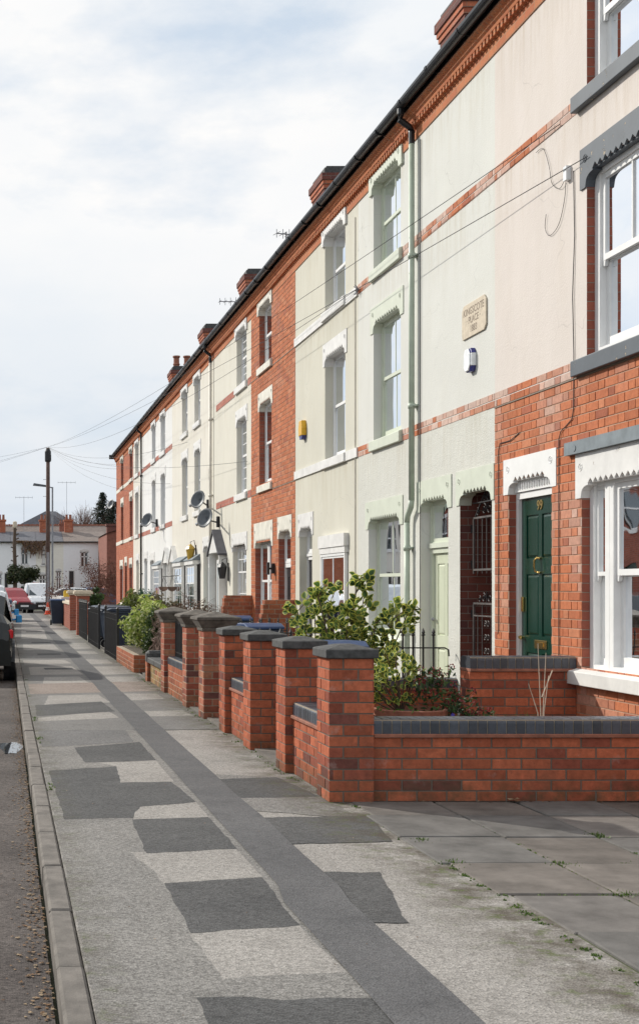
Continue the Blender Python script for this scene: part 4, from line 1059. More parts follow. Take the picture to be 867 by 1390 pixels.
# ---- cream house with light blue door
ups = [(25.56, 26.65)]
dr = (28.1, 29.1, .1, 2.05, .02, 'white_trim'); gw = (25.6, 27.1, .8, 2.3, .1, 'render_cream')
t, rf = house('terraced_house', 25.07, 29.8, 'cream terraced house with light blue door under a pointed porch', 'render_cream', 'render_cream', ups, [dr, gw])
ups_fill(t, ups, 'white_trim', 'white_trim', 'white_paint', nv=2, nh=2, cover=.8, side=.1)
lintel(t, *gw[:2], 2.3, 'white_trim', top=.25, side=(.12, .12)); sill(t, *gw[:2], .8, .14, 'white_trim')
sash_window(t, 25.6, 27.1, .8, 2.33, XF+.1, 'white_paint', split=.62, nv=4, nh=1, cover=0, box=.05, sash=.03)
for z0 in (3.2, 5.41):
    bandrun(t, 25.073, 25.4, z0, z0+.14, 'brick_band', name='brick_band'); bandrun(t, 26.85, 29.2, z0, z0+.14, 'brick_band', name='brick_band')
d, _q = panel_door(t, 28.1, 29.1, .1, 2.05, XF-.01, 'pale_blue_door', [(.15,.45,.1,.9),(.55,.85,.1,.9)], fw=.08)
def porch(t, y0, y1, zb, zt, proj, roofm='slate'):
    p = MB(); ym = (y0+y1)/2; X0 = XF-proj
    p.prism([(y0+.05, zb), (y1-.05, zb), (ym, zt-.06)], X0+.03, XF-.002, 'x')
    ph = p.build('porch', 'white_trim', t)
    r = MB()
    for a, sg in ((y0, 1), (y1, -1)):
        r.prism([(a-.05*sg, zb-.03), (ym, zt), (ym, zt-.05), (a-.02*sg, zb-.07)], X0, XF-.001, 'x')
    r.build('porch_roof', roofm, ph)
    for yy in (y0+.08, y1-.08): e = MB(); e.box(X0+.04, XF-.002, yy-.03, yy+.03, .1, zb); e.build('porch_post', 'white_trim', ph)
porch(t, 27.85, 29.35, 2.2, 2.72, .20)
s = MB(); s.prism([(0, 0)], 0, 0, 'x') if False else None
chimney(rf, 27.05)
downpipe(t, 29.65, 'cream_plastic')

def multi(name_label, y0, y1, wallm, trim, ups, grounds, doors, chim=None, frame='white_paint', pipe=None, pots=0, reveal=None, glaze=(1, 0), band=None, pipe_mat='cream_plastic', cdark='curtain_white', cov=.8, porchd=False, bay=False):
    reveal = reveal or wallm
    hs = [(a, c, .8, 2.32, .1, reveal) for a, c in grounds] if not bay else []
    hs += [(a, c, .1, 2.1 if porchd else 2.42, .1, reveal) for a, c, m in doors]
    t, rf = house('terraced_house', y0, y1, name_label, wallm, reveal, ups, hs)
    ups_fill(t, ups, trim, trim, frame, nv=glaze[0], nh=glaze[1], cover=cov, side=.12, curtain=cdark)
    for a, c in grounds:
        if bay:
            bb = MB(); bb.box(XF-.15, XF-.001, a-.02, c+.02, .1, .838, wallm); bb.build('bay', None, t)
            for yy in (a-.035, c+.001): bb = MB(); bb.box(XF-.145, XF-.001, yy, yy+.034, .8385, 1.999); bb.build('bay_cheek', 'white_paint', t)
            bb = MB(); bb.box(XF-.18, XF-.001, a-.06, c+.06, 2.0, 2.10); bb.build('bay_head', 'white_trim', t); bb = MB(); bb.prism([(XF, 2.1005), (XF-.20, 2.1005), (XF-.20, 2.12), (XF, 2.26)], a-.08, c+.08, 'y'); bb.build('bay_roof', 'lead', t)
            sash_window(t, a, c, .84, 1.998, XF-.135, 'white_paint', split=.6, nv=3, nh=1, cover=1, box=.05, sash=.03)
        else:
            lintel(t, a, c, 2.3, trim, top=.25, side=(.08, .08)); sill(t, a, c, .8, .13, trim)
            sash_window(t, a, c, .8, 2.33, XF+.1, frame, nv=glaze[0], cover=cov, curtain=cdark)
    for a, c, m in doors:
        zt = 2.1 if porchd else 1.95
        panel_door(t, a, c, .1, zt, XF+.1, m, [(.15,.45,.1,.9),(.55,.85,.1,.9)])
        if porchd: porch(t, a-.28, c+.28, 2.15, 2.60, .13, 'white_trim')
        else:
            lintel(t, a, c, 2.4, trim, top=.24, side=(.08, .08)); sash_window(t, a, c, 1.955, 2.43, XF+.1, frame, split=0, cover=0, name='fanlight')
    if band:
        for z0 in (3.2, 5.41): bandrun(t, y0+.003, y1-.003, z0, z0+.14, band, name='band')
    if chim: chimney(rf, chim, pots)
    if pipe: downpipe(t, pipe, pipe_mat)
    return t
multi('ivory terraced house hung with a yellow lantern, second past the red brick house', 29.8, 33.4, 'render_ivory', 'white_trim', [(31.6, 32.56)], [(31.7, 33.1)], [(30.3, 31.1, 'pale_blue_door')], bay=True, cov=.7)
multi('ivory terraced house with small paned bay and pointed porch beside the white houses', 33.4, 36.9, 'render_ivory', 'white_trim', [(33.8, 34.85)], [(33.95, 35.5)], [(35.85, 36.6, 'white_paint')], chim=35.8, porchd=True, bay=True)
multi('white terraced house with pointed porch and hanging basket, first of the white ones', 36.9, 40.9, 'render_white', 'white_trim', [(38.5, 39.6)], [(38.9, 40.4)], [(37.3, 38.15, 'white_paint')], porchd=True, bay=True, band='brick_band')
multi('second white terraced house, just before the far downpipe', 40.9, 44.9, 'render_white', 'white_trim', [(40.95, 41.95)], [(41.3, 42.4)], [(43.3, 44.2, 'pale_blue_door')], chim=43.3, band='brick_band', pipe=44.7, pipe_mat='black_plastic')
multi('narrow off white terraced house next to the far brick pair', 44.9, 48.0, 'render_ivory', 'white_trim', [(46.1, 47.3)], [], [(46.0, 46.9, 'green_door_paint')], band='brick_band')
multi('far red brick terraced house adjoining the narrow off white one', 48.0, 51.6, 'brick_orange', 'off_white_trim', [(48.3, 49.4)], [(48.4, 49.5)], [(50.5, 51.4, 'black_door')], reveal='brick_reveal', band='off_white_trim')
te = multi('end red brick terraced house at the far end of the row', 51.6, 55.3, 'brick_orange', 'off_white_trim', [(52.0, 53.1)], [(52.2, 53.5)], [], chim=51.6, pots=2, reveal='brick_reveal', band='off_white_trim')
# fascia board at the end verge
s = MB(); s.box(XF-.3, XF-.05, 55.3, 55.5, 6.95, 7.12); s.build('verge_end', 'black_plastic', te)

# ------------------------------------------------------------------ things fixed to the fronts
# carved plaque
t = thing('name_plaque', (XF, 13.13, 4.2), 'carved cream stone plaque high on the pale render wall', 'plaque')
yc, zc, w2, h2, ct = 13.15, 4.19, .335, .175, .05
s = MB(); s.prism([(yc-w2, zc-h2+ct), (yc-w2+ct, zc-h2), (yc+w2-ct*.3, zc-h2), (yc+w2, zc-h2+ct), (yc+w2, zc+h2-ct), (yc+w2-ct, zc+h2), (yc-w2+ct, zc+h2), (yc-w2, zc+h2-ct)], XF-.018, XF-.001, 'x')
bev(s.build('slab', 'stone_plaque', t), .004)
for txt, dz, sz in (('KINGSCOTE', .088, .105), ('· PLACE ·', -.005, .10), ('1883', -.10, .10)): text_obj(txt, sz, (XF-.0185, yc, zc+dz), 'carved_letter', 'inscription', t, .001)
# white and blue alarm box
t = thing('alarm_box', (XF, 13.2, 3.76), 'white and blue alarm box on the wall below the plaque', 'alarm box')
def capsule(y, z, hw, hh, x0, x1, n=24, sq=.6):
    o = []
    for k in range(n):
        a = 2*PI*k/n; o.append((y+hw*math.copysign(abs(math.cos(a))**sq, math.cos(a)), z+hh*math.copysign(abs(math.sin(a))**.8, math.sin(a))))
    return o
s = MB(); s.prism([(13.115, 3.70), (13.305, 3.70), (13.305, 3.83), (13.115, 3.83)], XF-.052, XF-.001, 'x'); bev(s.build('housing', 'alarm_white', t), .006)
for z0_, z1_, sg in ((3.8305, 3.885, 1), (3.6995, 3.645, -1)): s = MB(); s.prism([(13.115, z0_), (13.305, z0_), (13.27, z1_), (13.15, z1_)], XF-.050, XF-.001, 'x'); bev(s.build('end_cap', 'alarm_blue', t), .008)
s = MB(); s.prism([(13.21+.096, 3.70), (13.21+.096, 3.83), (13.21+.06, 3.88), (13.21-.03, 3.88), (13.21-.075, 3.82), (13.21-.075, 3.71), (13.21-.03, 3.655), (13.21+.06, 3.655)], XF-.066, XF-.0505, 'x'); bev(s.build('cover', 'alarm_white', t), .006)
# yellow alarm box
t = thing('alarm_box', (XF, 20.6, 3.9), 'yellow alarm box with blue base on the greyish cream house', 'alarm box')
s = MB(); y, z = 20.6, 3.95; s.prism([(y-.11, z-.09), (y+.11, z-.09), (y+.12, z+.03), (y+.08, z+.15), (y-.08, z+.15), (y-.12, z+.03)], XF-.08, XF-.001, 'x'); bev(s.build('housing', 'alarm_yellow', t), .01)
s = MB(); s.prism([(y-.10, z-.092), (y+.10, z-.092), (y+.06, z-.15), (y-.06, z-.15)], XF-.07, XF-.001, 'x'); s.build('strobe', 'alarm_blue', t)
s = MB(); s.box(XF-.05, XF-.001, 30.0, 30.12, 3.95, 4.2); tag(s.build('alarm_box', 'cream_plastic', None, (XF, 30.06, 4)), 'small cream alarm box beside the cream downpipe', 'alarm box')
# cables on the brick and the telephone junction
s = MB()
s.tube([(XF-.008, 10.86, 4.95), (XF-.008, 10.84, 4.4), (XF-.012, 10.87, 3.9), (XF-.01, 10.85, 3.4), (XF-.012, 10.85, 2.95), (XF-.012, 10.88, 2.86), (XF-.012, 11.1, 2.78), (XF-.012, 11.14, 2.72), (XF-.012, 11.14, 1.2), (XF-.012, 11.14, .2)], .004, 5)
tag(s.build('wall_cable', 'cable', None, (XF, 11, .2)), 'thin dark cable running down the brick between green door and window', 'cable')
s = MB(); s.tube([(XF-.012, 11.98, 2.88), (XF-.012, 12.2, 2.83), (XF-.012, 12.46, 2.83), (XF-.012, 12.50, 2.76), (XF-.012, 12.5, 1.02), (XF-.02, 12.5, .98)], .0045, 5)
tag(s.build('wall_cable', 'cable', None, (XF, 12.5, 1)), 'thin dark cable on the brick pier left of the green door', 'cable')
s = MB(); s.box(XF-.04, XF-.001, 10.93, 10.99, 4.90, 5.02); jb = tag(s.build('junction_box', 'alarm_white', None, (XF, 10.96, 4.9)), 'small white telephone junction box beside the dark first floor lintel', 'junction box')
def curve_pts(P, n=6):
    P = [Vector(p) for p in P]; out = []
    for i in range(len(P)-1):
        a, b_, c_, d_ = P[max(i-1, 0)], P[i], P[i+1], P[min(i+2, len(P)-1)]
        for k in range(n):
            t = k/n; out.append(.5*((2*b_)+(c_-a)*t+(2*a-5*b_+4*c_-d_)*t*t+(3*b_-a-3*c_+d_)*t**3))
    return out+[P[-1]]
s = MB()
s.tube(curve_pts([(XF-.02, 10.99, 4.93), (XF-.015, 11.12, 4.88), (XF-.012, 11.28, 4.98), (XF-.012, 11.34, 5.15), (XF-.012, 11.46, 5.34), (XF-.012, 11.62, 5.36)]), .0025, 5)
s.tube(curve_pts([(XF-.012, 11.40, 4.74), (XF-.012, 11.42, 4.62), (XF-.012, 11.32, 4.53), (XF-.012, 11.14, 4.58), (XF-.012, 11.03, 4.75), (XF-.012, 11.0, 4.9)]), .0025, 5)
tag(s.build('loose_cable', 'cable', None, (XF, 11.2, 4.7)), 'looping loose cable hanging beside the junction box', 'cable')
s = MB(); s.tube([(XF-.012, 14.86, .3), (XF-.012, 14.84, 6.6)], .005, 5); tag(s.build('wall_cable', 'cable', None, (XF, 14.85, .3)), 'thin dark cable running up beside the green downpipe', 'cable')
s = MB()
for k in range(7): a = k*.9; s.tube([(XF-.01, 17.42, 5.46), (XF-.07, 17.42+.07*math.cos(a), 5.46+.07*math.sin(a))], .006, 5)
scroll(s, (XF-.04, 17.42, 5.45), .05, 1.5, 'x', .006)
tag(s.build('cable_bracket', 'galvanised', None, (XF, 17.42, 5.46)), 'tangled cable bracket where overhead wires meet the pale house', 'bracket')

# lanterns and baskets
def lantern(y, z, mat, lab, s_=1.):
    t = thing('wall_lantern', (XF, y, z), lab, 'lantern')
    m = MB(); x = XF-.14; m.tube([(XF-.01, y, z+.2*s_), (XF-.05, y, z+.33*s_), (x, y, z+.30*s_), (x, y, z+.24*s_)], .01, 6); m.box(XF-.02, XF-.001, y-.04, y+.04, z-.05, z+.25*s_); m.build('bracket', 'black_iron', t)
    m = MB(); m.lathe([(.045*s_, 0), (.075*s_, .18*s_), (.01, .18*s_)], (x, y, z), 6); m.build('lamp_body', mat, t)
    m = MB(); m.lathe([(.085*s_, 0), (.05*s_, .05*s_), (.01, .09*s_)], (x, y, z+.18*s_), 6); m.build('lamp_cap', 'black_iron' if mat != 'gold_lamp' else 'gold_lamp', t)
lantern(27.6, 1.62, 'black_iron', 'black carriage lantern right of the light blue door', 1.35)
lantern(32.3, 2.12, 'gold_lamp', 'yellow lantern hanging on the ivory house front', 1.5)
def basket(y, lab):
    t = thing('hanging_basket', (XF-.3, y, 1.3), lab, 'hanging basket', 'hanging baskets by the pointed porches')
    m = MB(); m.lathe([(.02, 0), (.09, .03), (.14, .10), (.15, .13), (.13, .13)], (XF-.3, y, 1.32), 14); m.build('basket', 'twig', t)
    m = MB()
    for k in range(3): a = k*2.1; m.tube([(XF-.3+.14*math.cos(a), y+.14*math.sin(a), 1.45), (XF-.3, y, 1.72)], .004, 4)
    m.tube([(XF, y, 1.75), (XF-.32, y, 1.74)], .01, 5); m.build('hanger', 'black_iron', t)
basket(34.6, 'dark hanging basket on the ivory house, nearer of the two baskets'); basket(36.45, 'dark hanging basket by the pointed porch, farther of the two baskets')

# satellite dishes
def dish(px, py, y, lab, r=.27, face=(-.65, -.62, .3), lnb=True, X=XF, mount=None):
    """y = distance of the dish; px,py only give its side and height in metres"""
    x, z = px, py
    t = thing('satellite_dish', (X, y, z), lab, 'satellite dish', 'grey satellite dishes on the terrace')
    n = Vector(face).normalized(); a = n.cross(Vector((0, 0, 1))).normalized(); b_ = a.cross(n)
    c = Vector((x, y, z)); m = MB(); vs = []; K = 20
    for j, q in enumerate((0, .35, .7, 1.)):
        for k in range(K):
            tt = 2*PI*k/K; vs.append(c+a*math.cos(tt)*r*q*1.0+b_*math.sin(tt)*r*q*1.12+n*(.07*q*q))
    m.add(vs, [(j*K+k, j*K+(k+1) % K, (j+1)*K+(k+1) % K, (j+1)*K+k) for j in range(3) for k in range(K)])
    o = m.build('reflector', 'dish_grey', t, smooth=True); sl_ = o.modifiers.new('s', 'SOLIDIFY'); sl_.thickness = .006
    m = MB(); m.tube([c-n*.02, c-n*.10, (X-.06, y+.15 if not mount else mount, z-.03)], .018, 6); m.box(X-.06, X-.001, (y+.1 if not mount else mount-.05), (y+.22 if not mount else mount+.07), z-.14, z+.1); m.build('wall_mount', 'black_iron', t)
    m = MB(); e = c+n*.30-b_*.24; m.tube([c-b_*r*1.0, e], .009, 5); m.tube([e-n*.05, e+Vector((0, 0, .02))], .028, 8); m.build('receiver_arm', 'galvanised', t)
dish(XF-.42, 2.92, 27.95, 'grey satellite dish nearest the porch of the light blue door, lower of the close pair', .20, mount=28.8)
dish(XF-.42, 3.39, 28.96, 'grey satellite dish just beyond the cream downpipe, upper of the close pair', .19, mount=30.2)
dish(XF-.42, 3.47, 39.3, 'grey satellite dish on the white house front', .20, mount=40.4)
dish(XF-.18, 5.0, 55.6, 'small satellite dish at the far corner of the end brick house', .2, (-.75, -.5, .3), mount=55.2)

# roof aerials
def aerial(x, y, z0, h, lab, yaw=.4, L=.9, n=7, group='television aerials'):
    t = thing('tv_aerial', (x, y, z0), lab, 'aerial', group)
    m = MB(); m.tube([(x, y, z0), (x, y, z0+h)], .018, 5); m.build('mast', 'galvanised', t)
    m = MB(); dx, dy = math.cos(yaw), math.sin(yaw)
    m.tube([(x-dx*L*.5, y-dy*L*.5, z0+h-.05), (x+dx*L*.5, y+dy*L*.5, z0+h-.05)], .014, 4)
    for k in range(n):
        q = -L*.48+L*.96*k/(n-1); ln = .16+.02*k
        m.tube([(x+dx*q-dy*ln, y+dy*q+dx*ln, z0+h-.05), (x+dx*q+dy*ln, y+dy*q-dx*ln, z0+h-.05)], .008, 4)
        m.tube([(x+dx*q, y+dy*q, z0+h-.05-ln*.6), (x+dx*q, y+dy*q, z0+h-.05+ln*.6)], .008, 4)
    m.build('elements', 'galvanised', t)
aerial(6.75, 37.6, 8.4, 1.42, 'branched television aerial on the roof beside the second chimney', .1, 1.0)
aerial(6.4, 29.3, 8.3, 1.22, 'small television aerial rising over the roof of the cream house', .3, .5, 4)

# ------------------------------------------------------------------ foliage helpers
def leaf_quad(mb, p, n, s, col, asp=.55, fold=.2):
    n = n.normalized(); t = n.orthogonal().normalized(); t.rotate(Matrix.Rotation(random.uniform(0, 2*PI), 3, n)); u = n.cross(t)
    a = p-t*s; c = p+t*s; l = p+u*s*asp+n*s*fold; r = p-u*s*asp+n*s*fold
    mb.add([a, r, c, l], [(0, 1, 2), (0, 2, 3)], None, col)
def rnd_dir():
    while True:
        v = Vector((random.uniform(-1,1), random.uniform(-1,1), random.uniform(-1,1)))
        if .05 < v.length < 1: return v.normalized()
def crown(mb, c, rad, n, s, cols, clumps=14, hollow=.45, seed=1):
    """leaf clumps scattered through an uneven volume"""
    random.seed(seed); c = Vector(c); cs = []
    for k in range(clumps):
        d = rnd_dir(); q = random.uniform(hollow, .95); cs.append((Vector((d.x*rad[0]*q, d.y*rad[1]*q, d.z*rad[2]*q)), random.uniform(.25, .45), random.uniform(.7, 1.25)))
    for i in range(n):
        cc, rr, k = random.choice(cs); d = rnd_dir(); q = random.random()**.4*rr
        p = c+cc+Vector((d.x*rad[0]*q, d.y*rad[1]*q, d.z*rad[2]*q))
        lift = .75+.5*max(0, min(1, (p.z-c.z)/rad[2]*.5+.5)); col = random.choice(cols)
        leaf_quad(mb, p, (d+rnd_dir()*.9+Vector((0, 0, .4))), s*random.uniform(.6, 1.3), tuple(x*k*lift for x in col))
def twigs(mb, p, d, ln, r, depth, spread=.6, droop=0., kids_=3, tips=None):
    q = p; pts = [p]; dd = d.normalized()
    for k in range(3):
        dd = (dd+rnd_dir()*.16+Vector((0, 0, -droop))).normalized(); q = q+dd*ln/3; pts.append(q)
    mb.tube(pts, r, 4, r1=r*.55, cap=False)
    if depth == 0:
        if tips is not None: tips.append(q)
        return
    for k in range(kids_):
        t = random.uniform(.35, 1); base = pts[1+min(2, int(t*3))]
        twigs(mb, base, dd+rnd_dir()*spread, ln*random.uniform(.6, .85), r*.6, depth-1, spread, droop, kids_, tips)

# variegated holly bush behind the near pillars
random.seed(11)
t = thing('holly_bush', (3.05, 11.7, 0), 'variegated green and yellow leaved bush growing behind the nearest gate pillars', 'bush')
m = MB(); tips = []; base = Vector((3.10, 11.7, 0))
for tx, ty, tz in ((2.68,11.7,1.22),(2.82,11.5,1.36),(3.0,11.8,1.30),(3.14,11.6,1.26),(3.22,11.7,1.49),(3.36,11.6,1.12),(3.66,11.6,1.24),(2.78,11.9,1.02),(3.05,11.4,1.05),(3.3,11.8,.95),(3.38,11.4,.85),(2.9,11.6,1.15),(3.2,11.5,1.15),(2.72,11.6,1.08),(3.52,11.6,1.16),(3.25,11.6,1.34),(2.95,11.7,1.20)):
    e = Vector((tx-.02, ty, tz)); mid = base.lerp(e, .5)+Vector((0, 0, -.12+.1*random.random())); pts = [base, base.lerp(mid, .5)+rnd_dir()*.03, mid, mid.lerp(e, .55)+rnd_dir()*.03, e]
    m.tube(pts, .013, 5, r1=.004)
    for q in (.45, .6, .72, .82, .92, 1.):
        i = q*4; k = min(3, int(i)); p = pts[k].lerp(pts[k+1], i-k)
        for s_ in range(2):
            d = (e-mid).normalized()*.6+rnd_dir()*.8; e2 = p+d*random.uniform(.04, .12); m.tube([p, e2], .004, 4); tips.append((e2, d))
m.build('stems', 'wood_bark', t)
lf = MB()
def varieg(mb, p, d, s):
    """folded leaf: dark green heart inside a yellow rim"""
    d = d.normalized(); n = (rnd_dir()+Vector((-.5, -.5, .5))).normalized(); u = d.cross(n).normalized(); n = u.cross(d)
    out = [(0, 0), (.25, .34), (.55, .42), (.85, .24), (1.05, 0), (.85, -.24), (.55, -.42), (.25, -.34)]
    def P(a, w, h=0): return p+d*a*s+u*w*s+n*(abs(w)*.35+h-.15*a*a)*s
    o = [P(a, w) for a, w in out]; i = [P(.08+a*.85, w*.68, .012) for a, w in out]
    gk = random.uniform(.6, 1.3); g = random.choice(((.08,.16,.04), (.05,.11,.035), (.15,.23,.06))); g = tuple(x*gk for x in g); yk = random.uniform(.7, 1.15); ye = (.62*yk, .64*yk, .13*yk)
    mb.add(o+i, [(k, (k+1) % 8, 8+(k+1) % 8, 8+k) for k in range(8)], None, ye)
    mb.add(i, [(0,1,2,3,4), (0,4,5,6,7)], None, g)
for p, d in tips:
    for k in range(8):
        varieg(lf, p+rnd_dir()*.035, d.normalized()*.6+rnd_dir()+Vector((0, 0, .3)), random.uniform(.05, .08))
lf.build('leaves', 'leaf', t)

# second little variegated plant, pot and red skimmias in the corner garden
t = thing('potted_shrub', (2.85, 9.9, 0), 'small variegated shrub with red buds in a terracotta pot behind the low wall', 'potted plant')
m = MB(); m.lathe([(.17, 0), (.19, .02), (.255, .40), (.275, .40), (.28, .45), (.25, .455), (.23, .40)], (3.13, 9.95, .05), 24); m.build('pot', 'terracotta', t, smooth=False)
m = MB(); m.lathe([(.23, .40), (.23, .42)], (3.13, 9.95, .05), 16); m.build('soil', 'earth', t)
random.seed(5); lf = MB(); st = MB()
for k in range(22):
    a = random.uniform(-PI, PI); e = Vector((2.98+random.gauss(0, .10), 9.95+random.gauss(0, .09), .72+random.uniform(-.16, .20))); o_ = Vector((3.06, 9.95, .45)); st.tube([o_, o_.lerp(e, .5)+rnd_dir()*.02, e], .005, 4)
    for j in range(13): varieg(lf, e+rnd_dir()*.05, (e-o_)+rnd_dir()*.4, random.uniform(.036, .056))
st.build('stems', 'wood_bark', t); lf.build('leaves', 'leaf', t)
lf = MB()
for k in range(60): leaf_quad(lf, Vector((3.05+random.gauss(0, .16), 9.78+random.gauss(0, .06), .47+random.uniform(-.09, .06))), rnd_dir(), .024, random.choice(((.09,.2,.04), (.13,.26,.06))))
for k in range(16): leaf_quad(lf, Vector((3.02+random.gauss(0, .13), 9.70, .42+random.uniform(-.08, .06))), Vector((-.2, -1, .3)), .017, (.10, .08, .55), .9)
lf.build('trailing_flowers', 'leaf', t)
def skimmia(x, y, lab, n=26, top=.6):
    t = thing('flowering_shrub', (x, y, 0), lab, 'shrub'); lf = MB(); bd = MB()
    for k in range(n):
        p = Vector((x+random.gauss(0, .085), y+random.gauss(0, .06), top+random.uniform(-.14, .08)))
        for j in range(9): leaf_quad(lf, p+rnd_dir()*.04-Vector((0, 0, .025)), rnd_dir()+Vector((0, -.4, .6)), random.uniform(.02, .035), random.choice(((.05,.10,.035), (.035,.07,.03), (.09,.15,.05))), .4)
        for j in range(24): leaf_quad(bd, p+rnd_dir()*.026, rnd_dir(), .0075, random.choice(((.26,.03,.045), (.34,.08,.08), (.16,.02,.03))), .9)
    for k in range(120): leaf_quad(lf, Vector((x+random.gauss(0, .09), y+random.gauss(0, .07), random.uniform(.05, top-.1))), rnd_dir(), .03, (.045, .085, .03), .4)
    lf.build('leaves', 'leaf', t); bd.build('flower_buds', 'leaf', t)
skimmia(3.27, 9.92, 'dark leaved shrub with red buds rising at the back of the terracotta pot', 22, .74)
skimmia(3.52, 9.9, 'low red budded shrub just right of the terracotta pot', 30, .58)
lf = MB()
for k in range(240): blades(lf, 3.35+random.random()*.55, 9.5+random.gauss(0, .08), .35, 1, .16, .01, GR)
tag(lf.build('grassy_plant', 'leaf', None, (3.6, 9.5, 0)), 'bright green grassy tuft showing over the low wall coping', 'plant')
t = thing('dead_stalks', (4.0, 9.6, 0), 'pale dry leafless stalks standing in front of the wall by the green door', 'plant')
random.seed(9); m = MB()
for e in ((3.97,9.6,1.02), (4.03,9.6,.95), (3.9,9.6,.72), (4.05,9.6,.78)): m.tube([(4.0, 9.6, 0), (4.0+(e[0]-4)*.3, 9.6, .5), e], .006, 5, r1=.002)
m.tube([(4.0,9.6,.62),(4.07,9.58,.82)], .004, 4); m.build('stalk', 'stone_plaque', t)

# hedge in the planter, conifer tuft, twiggy brown shrub
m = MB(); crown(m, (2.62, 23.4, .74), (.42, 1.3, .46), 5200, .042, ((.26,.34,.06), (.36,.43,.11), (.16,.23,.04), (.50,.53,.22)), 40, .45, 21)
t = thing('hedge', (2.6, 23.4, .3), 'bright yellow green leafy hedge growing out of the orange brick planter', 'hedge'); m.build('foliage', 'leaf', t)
m = MB()
for k in range(9): p = Vector((2.5+random.random()*.3, 22.4+k*.25, .3)); m.tube([p, p+Vector((0, 0, .6))], .015, 4)
m.build('stems', 'wood_bark', t)
m = MB(); crown(m, (2.58, 22.0, .62), (.24, .34, .42), 3200, .026, ((.04,.075,.02), (.07,.10,.025), (.025,.05,.015)), 22, .25, 22)
tag(m.build('conifer_shrub', 'leaf', None, (2.58, 22, .3)), 'small dense dark green conifer at the near end of the planter', 'shrub')
random.seed(31); t = thing('weeping_shrub', (2.95, 20.9, 0), 'brown bare weeping shrub behind the yellow brick wall', 'shrub'); m = MB()
for k in range(40): twigs(m, Vector((2.85+random.gauss(0, .18), 20.4+random.gauss(0, .4), .35)), Vector((random.gauss(0, .5), random.gauss(0, .5), 1.1)), .46, .011, 3, .7, .24, 4)
m.v = [(max(x, 2.44+.1*noise.noise(Vector((y*9, z*9, 0)))), y, max(z, .05)) for x, y, z in m.v]
m.build('branches', 'twig', t)
m = MB(); crown(m, (2.86, 20.4, .80), (.42, .95, .45), 5600, .02, ((.11,.075,.05), (.08,.055,.04), (.15,.10,.07)), 24, .3, 5); m.build('dead_leaves', 'litter', t)
# small round conifers and shrubs farther along
def shrub(x, y, z, rad, n, s, cols, lab, name='shrub', seed=3, trunk=True):
    t = thing(name, (x, y, 0), lab, 'shrub'); m = MB(); crown(m, (x, y, z), rad, n, s, cols, 20, .3, seed); m.build('foliage', 'leaf', t)
    if trunk: q = MB(); q.tube([(x, y, 0), (x, y, z)], .03, 5); q.build('stem', 'wood_bark', t)
DG = ((.04,.08,.02), (.06,.10,.025), (.03,.05,.015)); YG = ((.15,.19,.04), (.22,.25,.06), (.10,.13,.03))
shrub(3.35, 34.5, .95, (.38, .5, .36), 1300, .05, YG, 'rounded yellow green conifer beyond the wheelie bins, the left one', seed=41)
shrub(3.0, 43.0, 1.05, (.36, .5, .36), 1300, .05, DG, 'rounded dark green shrub beyond the iron fence', seed=42)
shrub(3.6, 30.0, .85, (.5, .9, .5), 1700, .045, ((.11,.10,.05), (.15,.12,.07), (.08,.08,.04)), 'straggly olive brown shrub in front of the white houses', seed=43)
shrub(4.1, 37.5, 1.0, (.28, .35, .42), 1000, .04, ((.02,.07,.04), (.03,.09,.05)), 'clipped dark blue green bush standing against the white house', seed=45)

def bare_tree(x, y, z, lab, col, ln, depth, n, seed, r=.06, leaves=None, spread=.7, up=1., kid=3, cat='tree'):
    random.seed(seed); t = thing('bare_tree' if cat == 'tree' else 'bare_shrub', (x, y, z), lab, cat); m = MB(); tips = []
    if cat == 'tree': m.tube([(x, y, z), (x, y, z+ln*.8)], r*1.6, 8, r1=r*1.1)
    for k in range(n): twigs(m, Vector((x, y, z+(ln*.8 if cat == 'tree' else .05))), Vector((random.gauss(0, spread), random.gauss(0, spread), up)), ln, r, depth, .55, 0, kid, tips)
    m.build('branches', col, t)
    if leaves:
        l = MB()
        for p in tips:
            for k in range(3): leaf_quad(l, p+rnd_dir()*.25, rnd_dir(), leaves[0]*random.uniform(.6, 1.3), random.choice(leaves[1]))
        l.build('dead_leaves', 'litter', t)
bare_tree(4.4, 62, 0, 'reddish brown bare shrub in front of the far white house', 'twig_red', .95, 4, 7, 51, .022, (.045, ((.2,.1,.07), (.15,.08,.06))), .9, 1, 4, 'shrub')
bare_tree(3.6, 50, 0, 'smaller reddish bare shrub beyond the stone capped pillars', 'twig_red', .5, 3, 10, 52, .014, None, .9, 1, 4, 'shrub')

